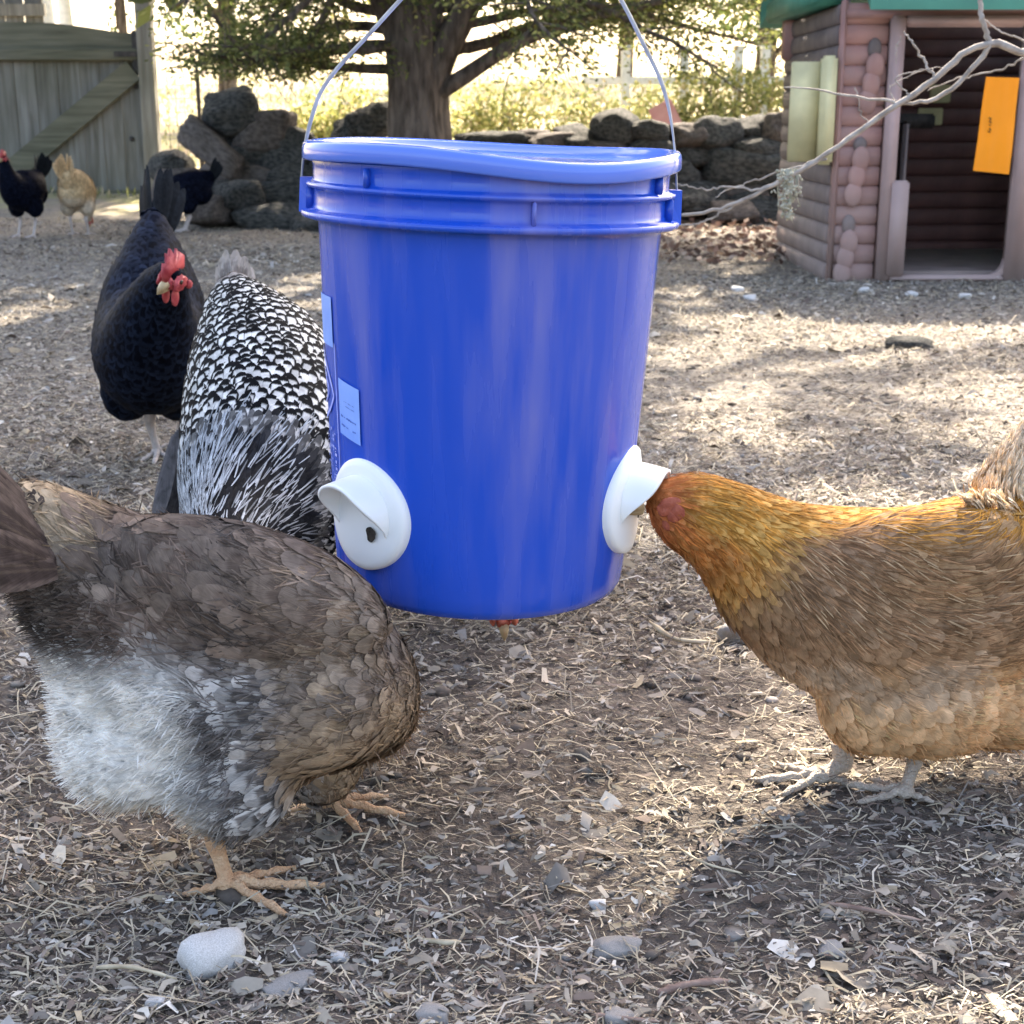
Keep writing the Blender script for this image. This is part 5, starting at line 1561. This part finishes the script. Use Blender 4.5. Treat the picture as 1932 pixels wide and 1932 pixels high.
def conifer():
    bx, by = at(790, 300, 8.15).x, 8.15
    root = thing('conifer', (bx, by, 0), 'large evergreen tree with thick brown trunk behind the bucket, low spreading limbs', 'tree')
    rnd = random.Random(21)
    H = 12.5
    pts = [(bx + .02, by, -.05), (bx + .015, by, .12), (bx, by, .35), (bx - .005, by, .7), (bx - .02, by, 1.1), (bx - .02, by, 1.6), (bx, by, 3), (bx + .05, by, 6), (bx, by, H)]
    rad = [.27, .235, .19, .165, .160, .165, .14, .08, .01]
    P = spline([p + (r,) for p, r in zip(pts, rad)], 46)
    tr = MB(); seg = 20
    tr.tube([tuple(p[:3]) for p in P], [p[3] for p in P], seg)
    for i in range(len(tr.V)):      # fluted bark
        v = tr.V[i]; c = Vector((bx, by, v.z)); d = v - c; d.z = 0
        a = math.atan2(d.y, d.x)
        tr.V[i] = v + d * (.07 * math.sin(a * 5 + 1.5 * v.z) + .05 * noise.noise(v * 9))
    tr.build('trunk', M['bark'], root)
    for q, r0_, r1_ in (([(bx + .02, by, .62), (bx + .13, by - .05, .92), (bx + .30, by - .08, 1.25), (bx + .42, by - .1, 1.8), (bx + .50, by - .1, 3.0)], .095, .05),
                        ([(bx - .03, by, .85), (bx - .12, by - .04, 1.08), (bx - .24, by - .06, 1.4), (bx - .34, by - .06, 2.0), (bx - .38, by, 3.1)], .08, .045),
                        ([(bx + .03, by - .02, .70), (bx + .22, by - .06, .80), (bx + .52, by - .12, .98), (bx + .85, by - .15, 1.10), (bx + 1.3, by - .2, 1.20)], .055, .018)):
        MB().tube(spline(q, 18), np.linspace(r0_, r1_, 18), 12).build('branch', M['bark'], root)
    LP, LD, LL, LW = [], [], [], []
    nbr = 0
    def limb(z, az, length, rise, r0, vis):
        nonlocal nbr
        d = Vector((math.cos(az), math.sin(az), rise)); p = Vector((bx, by, z)) + Vector((math.cos(az), math.sin(az), 0)) * .12
        pts = [p.copy()]; n = 12
        cur = d.normalized()
        for i in range(n):
            cur = (cur + Vector((rnd.gauss(0, .17), rnd.gauss(0, .17), rnd.gauss(0, .13) - (.05 if i > 4 else -.015))) ).normalized()
            if p.z < .90 and cur.z < 0: cur.z = abs(cur.z) * .5
            p = p + cur * (length / n); pts.append(p.copy())
        r0 *= .68
        br = MB(); br.tube(pts, [r0 * (1 - .85 * i / n) + .003 for i in range(n + 1)], 7)
        # twigs
        nt_ = 18 if vis else 9
        for k in range(nt_):
            q = .14 + .86 * (k + rnd.random()) / nt_
            i = min(int(q * n), n - 1); b = pts[i].lerp(pts[i + 1], q * n - i)
            t = (pts[i + 1] - pts[i]).normalized(); side = t.cross(Vector((0, 0, 1))).normalized() * (1 if k % 2 else -1)
            td = (t * rnd.uniform(.4, .9) + side * rnd.uniform(.5, 1) + Vector((0, 0, rnd.uniform(-.5, .45)))).normalized()
            tl = length * .30 * rnd.uniform(.5, 1.1) * (1.15 - .6 * q); tp = [b.copy()]; pp = b.copy(); m = 5
            for j in range(m):
                td = (td + Vector((rnd.gauss(0, .16), rnd.gauss(0, .16), rnd.gauss(0, .10) - .03))).normalized(); pp = pp + td * (tl / m); tp.append(pp.copy())
            br.tube(tp, [.0065 * (1 - .75 * j / m) for j in range(m + 1)], 4, caps=False)
            ns = int((165 if vis else 52) * tl / .6) + 4
            for _ in range(ns):
                s_ = rnd.uniform(.12, 1) * m; j = min(int(s_), m - 1); c = tp[j].lerp(tp[j + 1], s_ - j)
                dd = (tp[j + 1] - tp[j]).normalized() * .7 + Vector((rnd.gauss(0, .6), rnd.gauss(0, .6), rnd.gauss(0, .4)))
                c = c + Vector((rnd.gauss(0, .045), rnd.gauss(0, .045), rnd.gauss(0, .042)))
                LP.append(tuple(c)); LD.append(tuple(dd)); sz = 1 if vis else 4.6
                LL.append(rnd.uniform(.020, .048) * sz); LW.append(rnd.uniform(.004, .010) * sz)
        br.build('branch', M['bark'], root)
        nbr += 1
    # measured visible limbs (low, spreading across the frame)
    for z, az, L_, rise, r0 in ((.98, 4, 2.0, .05, .05), (.93, 24, 1.8, .08, .045), (1.05, -14, 1.8, .04, .04), (.98, 170, 1.15, .06, .05), (.86, 196, 1.1, -.02, .04), (.98, 222, 1.3, .0, .035), (1.06, 140, 1.4, .08, .045),
                                 (1.10, 45, 1.9, .08, .04), (1.30, -45, 1.7, .04, .035), (1.16, 183, 1.2, .02, .045), (1.18, -5, 2.1, .0, .05), (1.2, 240, 1.8, -.03, .035), (1.35, -60, 1.7, .02, .035), (1.3, 30, 2.2, .02, .04), (1.3, 155, 1.35, .0, .04),
                                 (1.4, 10, 2.2, -.05, .04), (1.4, 205, 1.3, -.06, .04), (1.45, -28, 2.1, -.03, .04), (1.45, 232, 1.9, -.08, .04), (1.5, 100, 2.0, -.04, .04), (1.5, 176, 1.25, -.06, .04), (1.5, -12, 2.2, -.04, .04), (1.35, 265, 1.7, -.08, .035), (1.4, -90, 1.6, -.06, .03), (1.6, 215, 1.4, -.12, .035), (1.6, -40, 2.1, -.06, .035)):
        limb(z, R(az), L_, rise, r0, True)
    z = 1.8
    while z < 11.6:
        for k in range(12 if z > 5.5 else 9):
            az = rnd.uniform(0, 2 * math.pi); L_ = float(np.interp(z, [1.8, 4, 7, 10, 12], [2.2, 3.1, 3.6, 3.2, 1.6])) * rnd.uniform(.7, 1.12)
            limb(z + rnd.uniform(0, .4), az, L_, rnd.uniform(-.05, .25), .04, False)
        z += .55
    LP, LD, LL, LW = map(np.array, (LP, LD, LL, LW))
    # leaves removed along sun rays to throw sun patches on yard and hens
    gaps = [(gnd(1290, 1570), .16), (gnd(1215, 1590), .12), (gnd(1890, 1680), .15), (at(150, 955, 1.04), .10), (at(210, 965, 1.05), .08),
            (at(1500, 935, 1.22), .10), (at(1620, 935, 1.22), .11), (at(1740, 935, 1.22), .11), (at(1850, 900, 1.23), .12), (gnd(1320, 820), .16), (gnd(60, 560), .5), (gnd(330, 530), .45), (gnd(560, 545), .45)]
    ok = np.ones(len(LP), bool); sdv = np.array(sd)
    for g, r in gaps:
        v = LP - np.array(g); tt = v @ sdv; dd = np.linalg.norm(v - tt[:, None] * sdv, axis=1)
        ok &= ~((dd < r * (1 + .25 * np.sin(LP[:, 0] * 9) * np.cos(LP[:, 2] * 7))) & (LP[:, 2] > 1.7))
    ok &= LP[:, 2] > .80
    LP, LD, LL, LW = LP[ok], LD[ok], LL[ok], LW[ok]
    n = len(LP)
    leaves_mesh('foliage', LP, LD, np.array(LL), np.array(LW), leaf_cols(n, 'pine'), M['leaf'], root)['kind'] = 'stuff'
conifer()

def bare_tree():
    """leafless small tree standing outside the right edge; its branches cross in front of the playhouse"""
    Y = 2.75
    tx = at(2350, 300, Y).x
    root = thing('bare_tree', (tx, Y, 0), 'leafless pale branches reaching in from the right across the playhouse', 'tree')
    k = Y / FPX
    tr = MB(); tr.tube(spline([(tx + .05, Y, -.05), (tx + .03, Y, .3), (tx, Y, .62), (tx + .02, Y, 1.3), (tx - .1, Y - .1, 2.2), (tx - .45, Y - .5, 2.9)], 24), np.linspace(.07, .028, 24), 12); tr.build('trunk', M['twig'], root)
    lb = MB(); P = spline([(tx - .1, Y - .1, 2.1), (tx - .55, Y - .55, 2.45), (tx - 1.1, Y - 1.15, 2.62), (0.0, BY, 2.62), (-.7, .8, 2.75)], 26); lb.tube(P, np.linspace(.035, .014, 26), 9); lb.build('limb', M['twig'], root)
    def br(pts, r0, r1, name='branch', mat='twig', n=26):
        Q = [tuple(at(a, b, Y + (c if c else 0))) for a, b, c in pts]
        P = spline(Q, n); P[1:-1] += RNG.normal(0, .0015, (n - 2, 3))
        MB().tube(P, np.linspace(r0 * .64, r1 * .85, n) * RNG.uniform(.9, 1.1, n), 8).build(name, M[mat], root)
    br([(2360, 260, 0), (2150, 175, 0), (2000, 118, 0), (1932, 98, 0), (1866, 82, 0), (1820, 100, 0), (1775, 138, 0), (1720, 180, 0), (1660, 222, 0), (1590, 268, 0), (1520, 315, 0), (1450, 352, 0), (1390, 382, 0), (1335, 400, 0), (1286, 406, 0)], .0125, .0035, n=50)
    br([(1868, 84, 0), (1845, 118, 0), (1805, 160, 0), (1760, 187, 0), (1712, 196, 0), (1672, 190, 0), (1600, 180, 0), (1540, 170, 0), (1478, 165, 0)], .0085, .0013)
    br([(1868, 82, 0), (1857, 50, 0), (1851, 20, 0), (1850, -30, 0), (1835, -120, 0)], .0085, .005)
    br([(1455, 349, 0), (1420, 358, 0), (1370, 352, .02), (1340, 358, .03), (1300, 352, .03), (1270, 345, .03)], .0042, .0012)
    br([(1560, 300, 0), (1490, 318, .01), (1430, 338, .02), (1395, 350, .02), (1350, 372, .02)], .0038, .0012)
    br([(1400, 378, 0), (1350, 408, 0), (1300, 425, 0), (1250, 428, 0)], .0040, .0015)
    br([(1765, 150, 0), (1745, 118, .01), (1722, 82, .02), (1705, 60, .02)], .0045, .0015)
    br([(1700, 196, 0), (1678, 168, .01), (1720, 140, .02), (1790, 125, .02)], .0020, .0008)
    br([(1722, 182, 0), (1690, 150, 0), (1730, 133, 0), (1760, 130, 0)], .0028, .0010)
    br([(1932, 108, 0), (1900, 128, .02), (1850, 140, .03), (1800, 150, .03), (1750, 172, .03)], .0035, .0012)
    br([(1960, 105, 0), (1925, 75, .02), (1885, 58, .02), (1850, 30, .03)], .0035, .0012)
    br([(1640, 235, 0), (1625, 215, .01), (1618, 180, .01), (1612, 165, .01)], .0020, .0008)
    br([(1700, 70, .02), (1690, 95, .02), (1692, 120, .02)], .0016, .0008)
    br([(1510, 318, 0), (1505, 350, 0), (1512, 372, 0)], .0025, .001)
    lc = MB(); rnd = random.Random(2)
    for i in range(150):
        q = rnd.random(); px = 1486 + rnd.gauss(0, 11) * (1 - .4 * q); py = 322 + q * 92
        lc.ball(at(px, py, Y + rnd.uniform(-.015, .015)), (rnd.uniform(.0012, .0042), rnd.uniform(.001, .003), rnd.uniform(.002, .006)), rot=Matrix.Rotation(rnd.uniform(0, 3), 3, 'Y'), sub=1)
    for j in range(14):
        px = 1486 + rnd.gauss(0, 9); lc.tube([at(px, 318, Y), at(px + rnd.gauss(0, 8), 350, Y), at(px + rnd.gauss(0, 8), rnd.uniform(370, 425), Y)], [.0016, .0014, .0006], 4)
    lc.build('lichen', M['lichen'], root)
    return P
bare_tree()

# cord from the limb down to the bail
def cord():
    top = Vector((0.0, BY, 2.60)); b = at(960, -165, BY)
    o = MB().tube([top, top.lerp(b, .5), b + Vector((0, 0, .004))], .003, 8)
    for k in range(12):
        pass
    tagged(o.build('hanging_cord', M['wire']), 'pale cord that the blue bucket hangs from, above the frame', 'cord')
cord()

def cloud_tree(name, x, y, h, clumps, n, kind, size, label, cat='tree', trunk=.12, tcol='bark', group='trees and shrubs beyond the wall'):
    z0 = float(terrain(x, y))
    root = thing(name, (x, y, z0), label, cat, group)
    if trunk:
        MB().tube(spline([(x, y, z0 - .1), (x + .05, y, z0 + h * .3), (x - .05, y, z0 + h * .6), (x, y, z0 + h * .9)], 14), np.linspace(trunk, trunk * .3, 14), 10).build('trunk', M[tcol], root)
    st = MB()
    P = []
    for (cx, cy, cz, rx, ry, rz) in clumps:
        c = np.array([x + cx, y + cy, z0 + cz])
        st.tube([(x, y, z0 + max(cz * .5, .05)), tuple(c)], [trunk * .25 + .01, .006], 5)
        m = int(n / len(clumps)); v = RNG.normal(0, 1, (m, 3)); v /= np.linalg.norm(v, axis=1)[:, None]; v *= RNG.uniform(.25, 1, (m, 1)) ** .5
        # break the clump into sprays
        ctr = RNG.normal(0, .55, (max(m // 40, 3), 3)); pick = RNG.integers(0, len(ctr), m)
        P.append(c + (v * .38 + ctr[pick]) * np.array([rx, ry, rz]))
    st.build('branch', M[tcol], root)
    P = np.concatenate(P); P = P[P[:, 2] > z0 + .02]
    leaves_mesh('foliage', P, RNG.normal(0, 1, P.shape) + np.array([0, 0, -.2]), RNG.uniform(.6, 1.4, len(P)) * size, RNG.uniform(.25, .45, len(P)) * size, leaf_cols(len(P), kind), M['leaf'], root)['kind'] = 'stuff'
cloud_tree('shrub', at(960, 180, 13).x, 13, .8, [(0, 0, .35, .55, .3, .35), (.6, 0, .32, .5, .3, .3), (-.4, .1, .3, .35, .3, .3), (1.0, 0, .25, .4, .3, .25)], 5500, 'yellow', .045, 'yellow-green bush beyond the wall, right of the trunk', 'shrub', .02)
cloud_tree('shrub', at(1350, 170, 14).x, 14, .8, [(0, 0, .45, .45, .3, .35), (-.35, 0, .3, .4, .3, .25), (.4, 0, .5, .35, .3, .3)], 4000, 'yellow', .05, 'yellow-green bush beyond the wall, left of the playhouse', 'shrub', .02)
cloud_tree('shrub', at(650, 170, 12.5).x, 12.5, .8, [(0, 0, .3, .35, .3, .3), (-.3, 0, .25, .3, .3, .2)], 3000, 'yellow', .045, 'yellow-green bush beyond the wall, left of the trunk', 'shrub', .02)
cloud_tree('tree', at(1440, 50, 15).x, 15, 4.5, [(0, 0, 1.9, 1.2, .9, .6), (.8, 0, 2.4, 1.1, .9, .7), (-.8, 0, 2.3, 1.1, .9, .6), (0, 0, 3.4, 1.3, 1.0, .8), (.5, 0, 1.3, .8, .6, .35)], 12000, 'green', .075, 'leafy green tree behind the playhouse at upper right', 'tree', .12)
cloud_tree('tree', at(420, 50, 17).x, 17, 5, [(0, 0, 1.6, 1.2, .9, .6), (.8, 0, 2.4, 1.1, .9, .8), (-.9, 0, 2.2, .9, .9, .6), (0, 0, 3.6, 1.5, 1.2, 1.0)], 9000, 'green', .08, 'loose green tree beyond the fence, right of the gate post', 'tree', .12)
cloud_tree('tree', at(215, -60, 16).x, 16, 4.2, [(0, 0, 2.1, .6, .5, .35), (.3, 0, 3.0, .9, .7, .7), (-.5, 0, 3.4, .9, .7, .6)], 3500, 'yellow', .07, 'thin yellow-green tree above the gate at upper left', 'tree', .06)
cloud_tree('tree', at(800, 20, 24).x, 24, 6, [(-2, 0, 2.0, 1.6, 1, .8), (0, 0, 2.6, 1.9, 1, 1.1), (2.2, 0, 2.1, 1.6, 1, .9), (0, 0, 4.5, 2.5, 1.4, 1.3)], 4500, 'yellow', .12, 'distant green tree behind the conifer trunk', 'tree', .18)
cloud_tree('tree', at(1180, 20, 26).x, 26, 6, [(-1, 0, 2.0, 1.4, 1, .8), (1.4, 0, 2.9, 1.5, 1, 1.1), (0, 0, 4.5, 2.2, 1.4, 1.3)], 4500, 'yellow', .12, 'distant yellow-green tree between the trunk and the playhouse', 'tree', .15)
cloud_tree('tree', -4.6, 11.6, 9, [(1.2, -.6, 3.1, 1.3, 1.3, .5), (2.4, -.6, 3.3, 1.3, 1.3, .6), (3.5, -.8, 3.5, 1.1, 1.3, .6), (1.8, .3, 4.3, 1.7, 1.5, .7), (3.2, .2, 4.5, 1.6, 1.5, .8), (.6, .3, 4.9, 1.6, 1.5, .8), (2.2, .2, 5.6, 1.6, 1.5, .8)], 30000, 'green', .17, 'unseen leafy tree added outside the left edge to shade the gate', 'tree', .2)  # crown clumps placed above the frame to throw shade on gate and wall
# pale trunks and white posts
for i, (px, Y, w, h, lab) in enumerate(((92, 15, .10, 4.5, 'slim white trunk behind the gate, nearest the fence panel'), (128, 16, .09, 4.5, 'slim white trunk behind the gate, second from the fence panel'))):
    p = at(px, 150, Y); z0 = float(terrain(0, Y))
    o = MB().tube(spline([(p.x, Y, z0 - .1), (p.x + .03, Y, z0 + 1), (p.x - .02, Y, z0 + 2.4), (p.x + .05, Y, z0 + h)], 12), np.linspace(w, w * .5, 12), 10).build('birch_trunk', M['fence_white'])
    tagged(o, lab, 'tree', 'white trunks behind the gate')
def white_fence():
    Y = 14.6; z0 = float(terrain(0, Y))
    r = thing('white_fence', (at(1400, 150, Y).x, Y, z0), 'white painted post-and-rail fence on the bank left of the playhouse', 'fence')
    for px in (1392, 1442, 1505, 1180, 1290):
        x = at(px, 150, Y).x; mb = MB(); mb.box((x, Y, z0 + .42), (.085, .085, .95), bev=.008); mb.box((x, Y, z0 + .91), (.11, .11, .03), bev=.006); mb.build('post', M['fence_white'], r, smooth=False)
    x0, x1 = at(1100, 150, Y).x, at(1600, 150, Y).x
    for zz in (.22, .60): MB().box(((x0 + x1) / 2, Y, z0 + zz), (x1 - x0, .03, .07), bev=.004).build('rail', M['fence_white'], r, smooth=False)
white_fence()
pb = at(1285, 235, 9.6)
tagged(MB().box((pb.x, 9.6, .42), (.16, .02, .62), rot=Matrix.Rotation(R(-28), 3, 'Y'), bev=.004).build('pink_board', M['pinkboard'], smooth=False), 'faded pink board leaning behind the stone wall right of the bucket rim', 'board')

def lawn():
    N = 26000
    Y = RNG.uniform(10.2, 26, N); X = RNG.uniform(-1, 1, N) * (.42 * Y + .5)
    Z = gz(X, Y)
    H = RNG.uniform(.03, .09, N)
    D = np.stack([RNG.normal(0, .35, N), RNG.normal(0, .35, N), np.ones(N)], 1)
    cols = np.array([(.26, .27, .11), (.36, .34, .16), (.46, .38, .24), (.18, .20, .09)])[RNG.choice(4, N, p=[.35, .3, .2, .15])] * RNG.uniform(.7, 1.2, (N, 1))
    o = leaves_mesh('grass', np.stack([X, Y, Z], 1), D, H, H * .14, cols, M['lawn'], None)
    tagged(o, 'short sunlit grass on the bank beyond the stone wall', 'grass', kind='stuff')
lawn()
def leaf_litter():
    N = 900
    Y = RNG.uniform(6.2, 8.4, N); X = RNG.uniform(.3, 1.5, N) * Y / 7
    Z = gz(X, Y) + RNG.uniform(.005, .04, N)
    D = np.stack([RNG.normal(0, 1, N), RNG.normal(0, 1, N), RNG.normal(0, .3, N)], 1)
    cols = np.array([(.22, .135, .10), (.16, .10, .08), (.36, .28, .22), (.10, .065, .05)])[RNG.choice(4, N)] * RNG.uniform(.7, 1.2, (N, 1))
    o = leaves_mesh('dead_leaves', np.stack([X, Y, Z], 1), D, RNG.uniform(.03, .07, N), RNG.uniform(.006, .018, N), cols, M['litter'], None)
    tagged(o, 'drift of reddish dead leaves at the wall foot beside the playhouse', 'leaf litter', kind='stuff')
leaf_litter()
